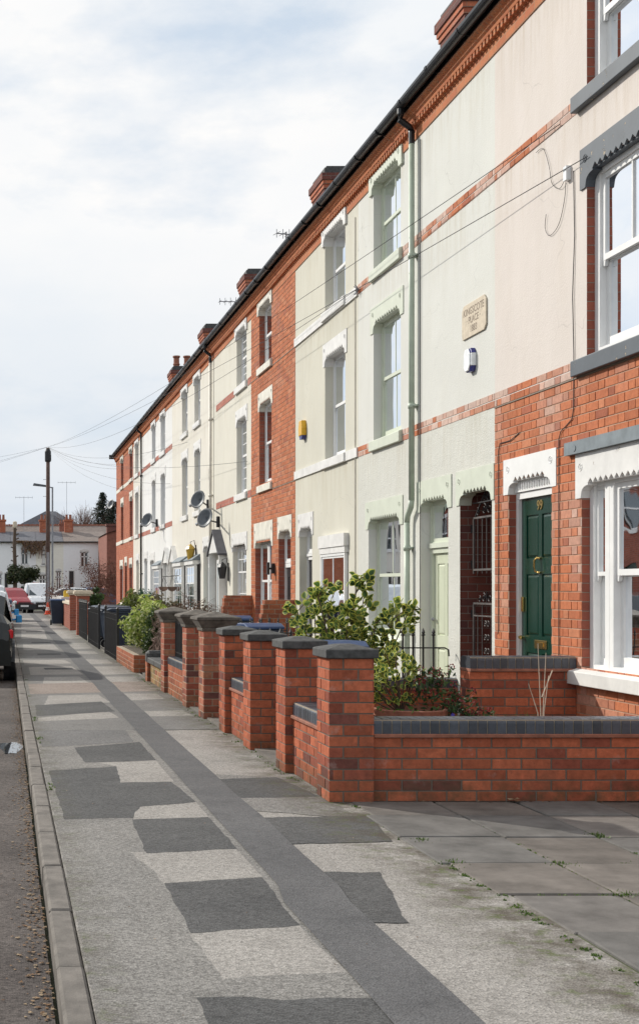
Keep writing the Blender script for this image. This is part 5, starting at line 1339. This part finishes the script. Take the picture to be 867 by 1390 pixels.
# ------------------------------------------------------------------ wheelie bins, cone, pole
def wheelie_bin(x, y, lab, body='bin_blue', lid='bin_lid_blue', rz=0., h=.98, group=None, z=0., wx=.88):
    t = thing('wheelie_bin', (0, 0, 0), lab, 'bin', group)
    m = MB(); w0, w1, d0, d1 = .22*wx, .29*wx, .24, .33
    vs = [(-w0,-d0,.06),(w0,-d0,.06),(w0,d0,.06),(-w0,d0,.06),(-w1,-d1,h-.1),(w1,-d1,h-.1),(w1,d1,h-.1),(-w1,d1,h-.1)]
    m.add(vs, [(0,3,2,1),(4,5,6,7),(0,1,5,4),(1,2,6,5),(2,3,7,6),(3,0,4,7)]); m.box(-w1-.015, w1+.015, -d1-.015, d1+.015, h-.12, h-.075)
    for sx in (-1, 1): m.box(sx*w0*.55-.015, sx*w0*.55+.015, -d0-.02, -d0+.05, .08, h-.25)
    bev(m.build('body', body, t), .015)
    m = MB(); m.prism([(-d1-.03, h-.072), (d1+.05, h-.072), (d1+.05, h-.04), (d1-.05, h-.01), (-d1+.08, h), (-d1-.03, h-.04)], -w1-.02, w1+.02, 'x'); bev(m.build('lid', lid, t), .012)
    m = MB(); m.tube([(-w1, d1+.08, h-.1), (w1, d1+.08, h-.1)], .014, 6)
    for sx in (-1, 1): m.tube([(sx*w1*.9, d1+.08, h-.1), (sx*w1*.9, d1, h-.1)], .014, 6)
    m.build('handle', body, t)
    for sx in (-1, 1):
        m = MB(); m.tube([(sx*(w0-.0), d0+.03, .10), (sx*(w0+.06), d0+.03, .10)], .10, 16); m.build('wheel', 'tyre', t)
    t.location = (x, y, z); t.rotation_euler = (0, 0, rz); return t
wheelie_bin(1.99, 48.6, 'dark blue wheelie bin standing on the pavement beside the stone capped pillar', rz=-.0, h=1.0)
G = 'blue lidded bins behind the garden walls'
wheelie_bin(2.70, 10.72, 'blue lidded bin just behind the second gate pillar', rz=0, group=G, h=1.0, wx=.75)
wheelie_bin(3.10, 15.9, 'blue lidded bin, nearer of the two in front of the brick house', rz=.15, group=G, h=1.0, wx=.75)
wheelie_bin(3.2, 18.35, 'blue lidded bin, farther of the two in front of the brick house', rz=.1, group=G, h=1.04, wx=.75)
for k, (x, y, lab) in enumerate(((2.62, 28.4, 'beside the open gate'), (2.68, 30.5, 'nearest behind the far fence panel'), (2.72, 31.6, 'middle one behind the far fence panel'), (2.62, 33.0, 'last behind the far fence panel'))):
    wheelie_bin(x, y, 'dark wheelie bin behind the iron fence, '+lab, rz=PI/2+.1*k, group='dark bins behind the iron fence', lid='bin_blue')
t = thing('traffic_cone', (2.26, 67.3, 0), 'orange and white traffic cone at the foot of the wooden pole', 'cone')
m = MB(); m.box(2.06, 2.46, 67.1, 67.5, 0, .04); m.build('base', 'cone_orange', t)
m = MB(); m.lathe([(.15, .04), (.115, .22)], (2.26, 67.3, 0), 16); m.lathe([(.085, .40), (.03, .64), (.02, .64)], (2.26, 67.3, 0), 16); m.build('body', 'cone_orange', t)
m = MB(); m.lathe([(.116, .2205), (.086, .3995)], (2.26, 67.3, 0), 16); m.build('reflective_band', 'white_paint', t)
t = thing('telegraph_pole', (2.33, 69, 0), 'tall dark wooden telegraph pole near the end of the pavement', 'telegraph pole')
POLE_T = Vector((2.33, 69, 8.95))
m = MB(); m.tube([(2.33, 69, 0), (2.33, 69, 8.9)], .125, 12, r1=.10); m.build('pole', 'wood_pole', t, smooth=True)
m = MB(); m.box(2.25, 2.41, 68.86, 68.92, 0, 3.3); m.build('cable_guard', 'galvanised', t)
m = MB(); m.lathe([(.15, 0), (.17, .08), (.17, .55), (.12, .65), (.10, .70)], (2.33, 69, 8.15), 10); m.box(2.36, 2.5, 68.84, 68.96, 8.2, 8.5)
m.build('junction_drum', 'black_plastic', t)
for k in range(5):
    m = MB(); z = 3.6+k*.9; sx = -1 if k % 2 else -1
    m.tube([(2.33-.1, 69, z), (2.33-.26, 69, z)], .012, 5); m.build('step', 'galvanised', t)
t = thing('street_lamp', (2.62, 72.5, 0), 'slim grey street lamp with horizontal arm just behind the wooden pole', 'street lamp')
m = MB(); m.tube([(2.62, 70.3, 0), (2.62, 70.3, 6.9)], .06, 8, r1=.045); m.build('column', 'galvanised', t)
m = MB(); m.tube([(2.62, 70.3, 6.85), (2.3, 70.2, 6.95)], .03, 6); m.prism([(1.55, 6.98), (2.3, 6.90), (2.3, 6.99), (1.6, 7.10)], 70.1, 70.4, 'y'); m.build('lamp_head', 'dish_grey', t)
# overhead wires
def wire(a, c, sag, lab):
    a, c = Vector(a), Vector(c); pts = []
    for k in range(33):
        q = k/32; p = a.lerp(c, q); p.z -= 4*sag*q*(1-q); pts.append(p)
    m = MB(); m.tube(pts, .0042, 4); tag(m.build('overhead_wire', 'cable', None, a), lab, 'wire', 'telephone wires from the wooden pole')
wl = [((XF-.03, 10.55, 4.97), .3, 'to the dark lintel of the near first floor window'), ((XF-.02, 11.1, 5.43), .35, 'to the brick band of the nearest house'), ((XF-.05, 17.42, 5.46), .7, 'to the tangled bracket on the pale house'),
      ((XF-.05, 25.2, 3.9), .5, 'to the first floor of the red brick house'), ((XF-.05, 33.4, 5.2), .5, 'to the ivory house by the bay'), ((XF-.05, 36.9, 4.4), .5, 'to the first white house'),
      ((XF-.05, 40.9, 5.3), .5, 'to the second white house'), ((XF-.05, 48.1, 5.0), .4, 'to the far brick pair'), ((XF-.05, 55.2, 6.7), .25, 'to the eaves of the end house')]
for e, sag, lab in wl: wire(POLE_T, e, sag, 'thin overhead telephone wire running '+lab)
for k, e in enumerate(((-14, 60, 6.3), (-14, 66, 5.6), (-14, 74, 5.9))): wire(POLE_T, e, .5, 'thin overhead wire leaving the pole to the left, %s of three' % ('uppermost', 'lowest', 'middle')[k])

# ------------------------------------------------------------------ houses across the road (the near windows mirror them)
b = MB(); b.box(-8.2, -6.2, -12, 71, -.12, 0); struct(b.build('far_pavement', 'tarmac_worn'))
OC = ('white rendered', 'cream rendered', 'green doored red brick', 'ivory rendered')
for k in range(13):
    y0 = 8+k*5.2; y1 = y0+5.2; X = -11.0; wm = ('render_white', 'render_cream', 'brick_reveal', 'render_ivory')[k % 4]
    t = thing('opposite_house', (X, (y0+y1)/2, 0), '%s house across the road, %s from the near end' % (OC[k % 4], ('first second third fourth fifth sixth seventh eighth ninth tenth eleventh twelfth thirteenth'.split())[k]), 'house', 'houses across the road')
    hs = [(y0+.7, y0+2.3, .8, 2.3), (y0+.9, y0+2.1, 3.4, 4.7), (y0+3.4, y0+4.5, 3.4, 4.7), (y0+3.5, y0+4.4, .1, 2.2)]
    m = MB(); ys = sorted({y0, y1} | {h[0] for h in hs} | {h[1] for h in hs}); zs = sorted({0, 5.3} | {h[2] for h in hs} | {h[3] for h in hs})
    for i in range(len(ys)-1):
        for j in range(len(zs)-1):
            a, c = (ys[i]+ys[i+1])/2, (zs[j]+zs[j+1])/2
            if not any(h[0] < a < h[1] and h[2] < c < h[3] for h in hs): m.quad((X, ys[i], zs[j]), (X, ys[i+1], zs[j]), (X, ys[i+1], zs[j+1]), (X, ys[i], zs[j+1]))
    for yy in (y0+.005, y1-.005): m.add([(X-.002, yy, 0), (X-8, yy, 0), (X-8, yy, 5.3), (X-4, yy, 7.4), (X-.002, yy, 5.3)], [(0,1,2,3,4)])
    m.quad((X-8, y0, 0), (X-8, y1, 0), (X-8, y1, 5.3), (X-8, y0, 5.3)); m.build('wall', wm, t)
    m = MB(); m.prism([(X+.25, 5.25), (X-4, 7.5), (X-8.25, 5.25), (X-8.25, 5.15), (X-4, 7.4), (X+.25, 5.15)], y0+.002, y1-.002, 'y'); rf = m.build('roof', 'slate', t)
    m = MB(); m.box(X-4.3, X-3.6, y1-.5, y1+.4, 7.0, 8.5); m.build('chimney', 'brick_orange', rf)
    for h in hs[:3]:
        f = MB()
        for q in ((h[0], h[0]+.07, h[2], h[3]), (h[1]-.07, h[1], h[2], h[3]), (h[0]+.07, h[1]-.07, h[2], h[2]+.07), (h[0]+.07, h[1]-.07, h[3]-.07, h[3]), (h[0]+.07, h[1]-.07, (h[2]+h[3])/2-.03, (h[2]+h[3])/2+.03)): f.box(X-.14, X-.08, *q)
        w_ = f.build('window', 'white_paint', t); g = MB(); g.quad((X-.12, h[0], h[2]), (X-.12, h[1], h[2]), (X-.12, h[1], h[3]), (X-.12, h[0], h[3])); g.build('pane', 'dark_glass', w_)
        f = MB(); f.box(X+.001, X+.06, h[0]-.1, h[1]+.1, h[2]-.12, h[2]); f.build('sill', 'white_trim', t); f = MB(); f.box(X+.001, X+.03, h[0]-.1, h[1]+.1, h[3], h[3]+.2); f.build('lintel', 'white_trim', t)
    f = MB(); f.box(X-.14, X-.09, hs[3][0], hs[3][1], .1, 2.2); f.build('door', ('white_paint', 'pale_blue_door', 'deep_green_door', 'black_door')[k % 4], t)
# ------------------------------------------------------------------ cars
def car(name, lab, cat, paint, x, y, rz, L=4.0, W=1.5, H=1.46, van=False, group='vehicles parked along the road', mirror=None):
    """built nose to +y about the origin; W already narrowed to the scene's scale"""
    t = thing(name, (0, 0, 0), lab, cat, group)
    hw = W/2
    if van: prof = [(-2.0,.35,.95,None),(-1.97,.3,1.0,1.72),(-1.0,.25,1.02,H),(0,.25,1.02,H),(.62,.25,1.0,H-.06),(1.22,.25,1.02,1.03),(1.7,.28,.92,None),(1.97,.34,.72,None),(2.03,.38,.55,None)]
    else: prof = [(-2.0,.38,.7,None),(-1.93,.3,.95,.97),(-1.7,.26,.96,1.12),(-1.25,.25,.95,H-.06),(-.5,.25,.93,H),(.2,.25,.92,H-.03),(.55,.25,.92,H-.16),(1.15,.25,.93,.95),(1.6,.28,.86,None),(1.93,.32,.70,None),(2.02,.38,.52,None)]
    k = L/4.
    m = MB(); g = MB(); rings = []
    for (yy, zl, zb, zr) in prof:
        q = 1-.10*max(0, abs(yy)-1.4)/.6; w_ = hw*q
        tp = zr if zr else zb+.005; rw = w_*(.80 if zr and zr > 1.1 else .93)
        rings.append([(-w_*.92, yy*k, zl), (-w_, yy*k, zl+.15), (-w_, yy*k, zb-.1), (-w_*.97, yy*k, zb), (-rw, yy*k, tp-.03), (-rw*.88, yy*k, tp), (0, yy*k, tp+.015), (rw*.88, yy*k, tp), (rw, yy*k, tp-.03), (w_*.97, yy*k, zb), (w_, yy*k, zb-.1), (w_, yy*k, zl+.15), (w_*.92, yy*k, zl)])
    n = 13
    vs = [p for r in rings for p in r]; fs = []; gl = []
    for i in range(len(rings)-1):
        ra, rb = prof[i][3], prof[i+1][3]
        for j in range(n-1):
            f = (i*n+j, i*n+j+1, (i+1)*n+j+1, (i+1)*n+j)
            fs.append(f)
        fs.append((i*n+n-1, i*n, (i+1)*n, (i+1)*n+n-1))
    fs += [tuple(reversed(range(n))), tuple(range((len(rings)-1)*n, len(rings)*n))]
    m.add(vs, fs)
    body = m.build('body', paint, t, smooth=False); bm_ = body.modifiers.new('b', 'BEVEL'); bm_.width = .035; bm_.segments = 2; bm_.limit_method = 'ANGLE'; bm_.angle_limit = R(22)
    # glasshouse: side windows, windscreen, rear window, set 4 mm proud
    def ring(i): return rings[i]
    def pane(q, name, mat='dark_glass'):
        g = MB(); c_ = sum((Vector(p) for p in q), Vector())/len(q); nrm = (Vector(q[1])-Vector(q[0])).cross(Vector(q[2])-Vector(q[0])).normalized()
        if nrm.dot(c_-Vector((0, 0, .8))) < 0: nrm = -nrm
        g.add([Vector(p).lerp(c_, .09)+nrm*.014 for p in q], [tuple(range(len(q)))]); g.build(name, mat, t)
    idx = (2, 3, 4) if van else (2, 3, 4, 5, 6)
    for sd_ in (3, 9):
        tpi = 4 if sd_ == 3 else 8
        if van: pane([rings[3][sd_], rings[5][sd_], rings[4][tpi], rings[3][tpi]], 'side_window')
        else:
            pane([rings[4][sd_], rings[7][sd_], rings[5][tpi], rings[4][tpi]], 'side_window'); pane([rings[2][sd_], rings[4][sd_], rings[4][tpi], rings[3][tpi]], 'side_window')
    ws = (4, 5) if van else (6, 7)
    if van: pane([rings[4][4], rings[4][8], rings[5][9], rings[5][3]], 'windscreen'); pane([rings[1][4], rings[1][8], (rings[1][8][0], rings[1][8][1], 1.1), (rings[1][4][0], rings[1][4][1], 1.1)], 'rear_window')
    else: pane([rings[5][4], rings[5][8], rings[7][9], rings[7][3]], 'windscreen'); pane([rings[2][4], rings[2][8], rings[3][8], rings[3][4]], 'rear_window')
    m = MB(); m.box(-hw*.92, hw*.92, -2.05*k, -1.9*k, .28, .52); m.build('bumper', paint if not van else 'black_plastic', t)
    m = MB(); m.box(-hw*.92, hw*.92, 1.9*k, 2.08*k, .24, .56); m.box(-hw*.5, hw*.5, 2.03*k, 2.09*k, .58, .66); m.build('front_bumper', 'black_plastic', t)
    m = MB(); m.box(-.24, .24, 2.085*k, 2.10*k, .40, .50); m.box(-.24, .24, -2.065*k, -2.05*k, .62, .72); m.build('number_plate', 'white_paint', t)
    for sx in (-1, 1):
        m = MB(); m.lathe([(.02, -.1), (.11, -.06), (.11, .06), (.02, .1)], (sx*hw*.72, 1.93*k, .66), 10); m.build('headlight', 'head_lamp', t, smooth=True)
        m = MB(); m.bbox(sx*hw*.90-.05, sx*hw*.90+.05, -1.96*k, -1.78*k, .72, .86, .02); m.build('tail_light', 'tail_red', t)
        for yy in (-1.25*k, 1.25*k):
            w_ = MB(); xx = sx*(hw-.09); w_.tube([(xx-.09, yy, .30), (xx+.09, yy, .30)], .305, 24); wo = w_.build('wheel', 'tyre', t)
            r_ = MB(); r_.tube([(xx+sx*.085, yy, .30), (xx+sx*.098, yy, .30)], .19, 20)
            r_.build('rim', 'alloy', wo)
            a_ = MB(); a_.tube([(sx*(hw+.004)-sx*.06, yy, .32), (sx*(hw+.006), yy, .32)], .35, 24); a_.build('wheel_arch', 'black_plastic', t)
        m = MB(); ym = .62*k; m.tube([(sx*hw*.95, ym, .95), (sx*(hw+.05), ym, .96)], .018, 6); m.bbox(min(sx*(hw+.04), sx*(hw+.15)), max(sx*(hw+.04), sx*(hw+.15)), ym-.05, ym+.05, .90, 1.04, .02)
        m.build('wing_mirror', mirror or paint, t)
    t.location = (x, y, -.10); t.rotation_euler = (0, 0, rz); return t
car('parked_car', 'dark parked car nearest the camera at the left edge, rear end towards us', 'car', 'car_black', -.585, 22.6, 0, mirror='mirror_sky_reflection')
car('parked_car', 'white parked hatchback directly in front of the dark car', 'car', 'car_white', -.57, 28.8, 0, mirror='mirror_sky_reflection')
car('parked_car', 'silver parked car third in the line by the kerb', 'car', 'car_silver', -.60, 35.2, 0, L=4.2, H=1.6)
car('parked_car', 'white parked car fourth in the line by the kerb', 'car', 'car_white', -.55, 42, 0)
car('parked_car', 'dark blue parked car fifth in the line by the kerb', 'car', 'car_blue', -.6, 48.5, 0)
car('parked_car', 'silver parked car at the far end of the kerb line', 'car', 'car_silver', -.6, 55.5, 0)
car('parked_car', 'red hatchback parked near the junction beside the white van', 'car', 'car_red', .45, 76.0, PI+.35, H=1.5)
car('parked_van', 'small white van with black bumper parked facing us at the junction', 'van', 'car_white', 1.98, 76.4, PI+.10, H=1.78, van=True, W=1.52)
car('parked_car', 'white car parked across the junction, half hidden behind the pole', 'car', 'car_white', 3.9, 82, PI/2, H=1.5)
car('parked_car', 'dark blue car parked outside the far white house', 'car', 'car_blue', 5.6, 89.2, PI/2+.2, H=1.5)
car('parked_car', 'dark car parked outside the far left white house', 'car', 'car_black', -.9, 89, PI/2, H=1.5)
car('parked_car', 'silver car parked at the foot of the far evergreen bush', 'car', 'car_silver', -.2, 82.5, PI/2, H=1.45)

# ------------------------------------------------------------------ the far row across the junction
def far_house(x0, x1, wm, roofm, lab, wins, doors, chim=None, y=110., base=.6, eave=5.34, ridge=6.35, name='cottage'):
    t = thing(name, ((x0+x1)/2, y, base), lab, 'house', 'low cottages across the junction')
    m = MB(); hs = [(a, c, z0, z1) for a, c, z0, z1 in wins+doors]
    xs = sorted({x0, x1} | {h[0] for h in hs} | {h[1] for h in hs}); zs = sorted({base-.2, eave} | {h[2] for h in hs} | {h[3] for h in hs})
    for i in range(len(xs)-1):
        for k in range(len(zs)-1):
            xm, zm = (xs[i]+xs[i+1])/2, (zs[k]+zs[k+1])/2
            if not any(h[0] < xm < h[1] and h[2] < zm < h[3] for h in hs): m.quad((xs[i], y, zs[k]), (xs[i+1], y, zs[k]), (xs[i+1], y, zs[k+1]), (xs[i], y, zs[k+1]))
    for h in hs:
        m.quad((h[0], y, h[2]), (h[0], y+.15, h[2]), (h[0], y+.15, h[3]), (h[0], y, h[3])); m.quad((h[1], y, h[2]), (h[1], y+.15, h[2]), (h[1], y+.15, h[3]), (h[1], y, h[3]))
        m.quad((h[0], y, h[3]), (h[1], y, h[3]), (h[1], y+.15, h[3]), (h[0], y+.15, h[3]))
    for xx in (x0+.01, x1-.01): m.add([(xx, y+.002, base-.2), (xx, y+8, base-.2), (xx, y+8, eave), (xx, y+4, ridge-.05), (xx, y+.002, eave)], [(0,1,2,3,4)])
    m.quad((x0, y+8, base-.2), (x1, y+8, base-.2), (x1, y+8, eave), (x0, y+8, eave)); m.build('wall', wm, t)
    m = MB(); m.prism([(y-.2, eave-.02), (y+4, ridge), (y+8.2, eave-.02), (y+8.2, eave-.1), (y+4, ridge-.1), (y-.2, eave-.1)], x0-.02, x1+.02, 'x'); rf = m.build('roof', roofm, t)
    m = MB(); m.tube([(x0, y-.25, eave-.06), (x1, y-.25, eave-.06)], .06, 6); m.build('gutter', 'black_plastic', t)
    for (a, c, z0, z1) in wins:
        f = MB(); yy = y+.08
        for (p, q, r, s) in ((a, a+.09, z0, z1), (c-.09, c, z0, z1), (a, c, z0, z0+.09), (a, c, z1-.09, z1), ((a+c)/2-.05, (a+c)/2+.05, z0, z1), (a, c, z0+(z1-z0)*.68-.04, z0+(z1-z0)*.68+.04)): f.box(p, q, yy, yy+.06, r, s)
        w_ = f.build('window', 'white_paint', t); g = MB(); g.quad((a, yy+.05, z0), (c, yy+.05, z0), (c, yy+.05, z1), (a, yy+.05, z1)); g.build('pane', 'dark_glass', w_)
        s = MB(); s.box(a-.1, c+.1, y-.08, y-.001, z0-.14, z0); s.build('sill', 'white_trim', t)
        ar = MB(); ar.prism([(a-.08, z1+.001), (c+.08, z1+.001), (c+.02, z1+.16), ((a+c)/2, z1+.25), (a-.02, z1+.16)], y-.03, y-.001, 'y'); ar.build('lintel', 'white_trim', t)
    for (a, c, z0, z1) in doors:
        f = MB(); f.box(a, c, y+.08, y+.12, z0, z1, 'black_door'); f.box(a-.08, a, y-.02, y+.1, z0, z1+.08, 'white_trim'); f.box(c, c+.08, y-.02, y+.1, z0, z1+.08, 'white_trim'); f.box(a, c, y-.02, y+.1, z1, z1+.08, 'white_trim'); f.build('door', None, t)
    if chim is not None:
        cm = MB(); cm.box(chim-.35, chim+.35, y+3.6, y+4.4, ridge-.5, ridge+.9); cm.box(chim-.42, chim+.42, y+3.53, y+4.47, ridge+.9, ridge+1.05); cc = cm.build('chimney', 'brick_orange', rf)
        for k in range(2): p = MB(); p.lathe([(.12, 0), (.10, .4), (.12, .45)], (chim-.16+k*.32, y+4, ridge+1.05), 8); p.build('chimney_pot', 'terracotta', cc)
    return t
Fm = lambda px, Z=110: (px-6)*Z/1750
far_house(Fm(-80), Fm(14), 'far_white', 'slate', 'white cottage at the far left behind the bare trunk', [(Fm(-20), Fm(-8), 3.6, 4.7), (Fm(-4), Fm(3), .9+.4, 2.6)], [(Fm(6.5), Fm(10.5), .6, 2.6)], Fm(2))
far_house(Fm(14), Fm(49), 'far_white', 'slate', 'grey white cottage overhung by dead creeper', [(Fm(28.5), Fm(38.5), 3.35, 4.75)], [], None)
far_house(Fm(49), Fm(86), 'far_cream', 'slate', 'cream cottage behind the telegraph pole', [(Fm(56.5), Fm(61.5), 3.35, 4.6), (Fm(53), Fm(62), 1.2, 2.5), (Fm(76), Fm(83), 1.2, 2.8)], [], Fm(61))
far_house(Fm(86), Fm(145), 'far_white', 'slate_brown', 'white cottage with brown roof next to the brick gable', [(Fm(109), Fm(120), 3.15, 4.45)], [(Fm(94), Fm(100), .6, 2.8)], Fm(96))
# brick gabled house closing the row
t = thing('brick_house', (10, 98, .3), 'red brick house whose blank gable rises beside the end of the terrace', 'house')
m = MB(); m.add([(Fm(145,100),100,0),(14,100,0),(14,100,5.2),(11.5,100,6.6),(Fm(145,100),100,5.6)], [(0,1,2,3,4)]); m.quad((Fm(145,100),100,0),(Fm(145,100),109,0),(Fm(145,100),109,5.6),(Fm(145,100),100,5.6)); m.quad((14,100,0),(14,109,0),(14,109,5.2),(14,100,5.2)); m.quad((Fm(145,100),109,0),(14,109,0),(14,109,5.2),(Fm(145,100),109,5.6)); m.build('wall', 'brick_far', t)
m = MB(); m.quad((Fm(145,100)-.1,99.8,5.6),(Fm(145,100)-.1,109,5.6),(11.5,109,6.7),(11.5,99.8,6.7)); m.quad((11.5,99.8,6.7),(11.5,109,6.7),(14.2,109,5.1),(14.2,99.8,5.1)); r_ = m.build('roof', 'slate', t)
m = MB(); m.box(8.0, 8.75, 100.5, 101.5, 5.3, 6.2); m.box(7.93, 8.82, 100.43, 101.57, 6.2, 6.38); m.build('chimney', 'brick_dark', r_)
# second row of roofs behind
t = thing('red_roofed_row', (4, 128, 0), 'long low row with red ridge tiles seen over the cottage roofs', 'house')
m = MB(); m.box(-6, 10.6, 128, 136, 0, 6.0); m.build('wall', 'brick_far', t)
m = MB(); m.prism([(127.7, 6.0), (132, 7.75), (136.3, 6.0)], -6, 10.6, 'x'); r_ = m.build('roof', 'slate_brown', t)
m = MB()
for k in range(70): m.box(-6+k*.237, -6+k*.237+.22, 131.9, 132.1, 7.70, 7.86+.03*(k % 2))
m.build('ridge_tiles', 'terracotta', r_)
for px in (-3, 60, 84, 93):
    x = Fm(px, 132); wq = .18 if px == 60 else .36; m = MB(); m.box(x-wq, x+wq, 129.5, 130.3, 6.0, 7.7); m.box(x-wq-.06, x+wq+.06, 129.43, 130.37, 7.7, 7.82); cc = m.build('chimney', 'brick_far', r_)
    for k in range(1 if px == 60 else 3): p = MB(); p.lathe([(.09, 0), (.08, .3), (.10, .35)], (x-(0 if px == 60 else .22)+k*.22, 129.9, 7.82), 8); p.build('chimney_pot', 'terracotta', cc)
for px in (98, 108):
    x = Fm(px, 130); m = MB(); m.add([(x-.28, 129.2, 6.68), (x+.28, 129.2, 6.68), (x+.28, 129.9, 6.96), (x-.28, 129.9, 6.96)], [(0,1,2,3)]); m.build('skylight', 'head_lamp', r_)
t = thing('hip_roofed_building', (7, 162, 0), 'large building with dark hipped roof rising behind the cottages', 'building')
m = MB(); m.box(-3, 13.2, 160, 172, 0, 6.6); m.build('wall', 'brick_orange', t)
m = MB(); m.add([(-3.2,159.8,6.6),(13.5,159.8,6.6),(13.5,172,6.6),(-3.2,172,6.6),(5.2,164.2,11.1),(6.6,166,11.2)], [(0,1,4),(1,2,5,4),(2,3,5),(3,0,4,5)]); m.build('roof', 'slate', t)
# wider low skyline to the sides
for k, (x, y_, w_, h_) in enumerate(((-30, 120, 30, 6), (-60, 100, 24, 7), (26, 130, 28, 6.2))):
    t = thing('far_house', (x, y_, 0), ('long brick row far to the left of the junction', 'taller brick row farthest to the left', 'long brick row hidden behind the terrace to the right')[k], 'house')
    m = MB(); m.box(x-w_/2, x+w_/2, y_, y_+8, -.2, h_-1.5); m.build('wall', 'brick_orange', t)
    m = MB(); m.prism([(y_-.3, h_-1.5), (y_+4, h_+.6), (y_+8.3, h_-1.5)], x-w_/2, x+w_/2, 'x'); m.build('roof', 'slate', t)
aerial(Fm(32.5, 118), 118, 5.5, 4.2, 'tall thin mast aerial over the creeper hung cottage', 0, 1.6, 5)
aerial(Fm(90.5, 122), 122, 5.5, 5.9, 'tall mast aerial between the pole and the trees', 0, 1.7, 5)
# dead creeper on the eave
random.seed(61); t = thing('dead_creeper', (2.1, 109.8, 4.6), 'brown dead creeper hanging from the cottage eaves', 'creeper'); l = MB(); m = MB()
for k in range(1500):
    u = random.random(); x = Fm(18)+(Fm(64)-Fm(18))*u; dp = (.12+.75*max(0, math.sin(min(1, max(0, (u-.25)/.7))*PI))**.7*(.6+.6*noise.noise(Vector((u*14, 0, 0)))+.2))
    z = 5.38-random.random()*max(.15, dp*1.5); leaf_quad(l, Vector((x, 109.55+random.random()*.2, z)), rnd_dir(), .07, random.choice(((.20,.12,.06), (.14,.085,.045), (.28,.18,.10))))
for k in range(50): x = random.uniform(Fm(30), Fm(62)); m.tube([(x, 109.6, 5.35), (x+random.gauss(0, .15), 109.6, 5.35-random.uniform(.4, 1.5))], .02, 4)
m.build('stems', 'twig', t); l.build('dead_leaves', 'litter', t)
# pollarded trunk
random.seed(62); t = thing('pollarded_tree', (.78, 96, .2), 'bare pollarded trunk with pale cut top in front of the left cottages', 'tree'); m = MB()
m.tube([(.78, 96, .2), (.80, 96, 2.5), (.74, 96, 4.5), (.78, 96, 5.9)], .17, 8, r1=.11)
for k in range(12): z = 2+k*.33; a = random.uniform(0, 6.3); m.tube([(.78, 96, z), (.78+.3*math.cos(a), 96+.3*math.sin(a), z+.12)], .05, 5)
m.build('trunk', 'wood_bark', t)
m = MB(); m.lathe([(.13, 0), (.17, .1), (.15, .45), (.05, .5)], (.78, 96, 5.85), 8); m.build('cut_top', 'stone_plaque', t)
shrub(1.45, 96, 2.1, (1.25, 1., 1.35), 4200, .10, ((.045,.065,.025), (.07,.085,.03), (.03,.045,.02), (.10,.10,.05)), 'large dark evergreen bush in front of the grey white cottage', 'evergreen_bush', 71)
# red pillar thing
t = thing('red_postbox', (2.2, 90, -.05), 'red postbox beside the evergreen bush across the junction', 'postbox')
m = MB(); m.box(2.02, 2.36, 89.9, 90.3, -.1, 1.62); m.build('body', 'red_post', t); m = MB(); m.box(1.97, 2.41, 89.85, 90.35, 1.62, 1.76); m.build('cap', 'red_post', t); m = MB(); m.box(2.08, 2.30, 89.885, 89.899, 1.32, 1.38); m.build('slot', 'black_iron', t)
# trees behind the cottages on the right
def conifer(x, y, z0, h, r, lab, seed):
    random.seed(seed); t = thing('conifer_tree', (x, y, z0), lab, 'tree'); tr = MB(); tr.tube([(x, y, z0), (x, y, z0+h)], .2, 6, r1=.02); l = MB()
    n = int(h*4.5)
    for k in range(n):
        q = k/n; z = z0+h*(.25+.75*q); rr = r*(1-q)**.8*random.uniform(.45, 1.2)+.06
        for j in range(7):
            a = random.uniform(0, 2*PI); e = Vector((x+math.cos(a)*rr, y+math.sin(a)*rr, z-rr*.25)); tr.tube([(x, y, z), e], .03, 4)
            for i in range(20): p = Vector((x, y, z)).lerp(e, random.uniform(.2, 1))+rnd_dir()*.22; leaf_quad(l, p, rnd_dir(), random.uniform(.06, .12), random.choice(((.02,.035,.025), (.035,.05,.03), (.015,.025,.02))))
    tr.build('trunk', 'wood_bark', t); l.build('crown', 'leaf', t)
conifer(Fm(139, 140), 140, 0, 11.7, 3.6, 'tall dark conifer rising behind the brown roofed cottage', 81)
conifer(Fm(153, 138), 138, 0, 10.6, 3.4, 'dark conifer partly hidden by the end of the terrace', 82)
bare_tree(Fm(127, 142), 142, 0, 'bare winter tree left of the tall dark conifer', 'twig', 3.0, 4, 7, 83, .10, None, .5, 1.2, 4)
bare_tree(Fm(112, 150), 150, 0, 'thin bare tree, leftmost behind the cottages', 'twig', 2.5, 4, 6, 84, .07, None, .5, 1.2, 3)
# small yellow box on far wall
m = MB(); m.box(2.62, 2.95, 57.0, 57.3, 1.003, 1.25); m.box(2.65, 2.92, 57.03, 57.27, 1.25, 1.30); tag(m.build('grit_box', 'yellow_box', None, (2.78, 57.1, 1.0)), 'small yellow box on top of the far low brick wall', 'box')
bpy.context.view_layer.update()
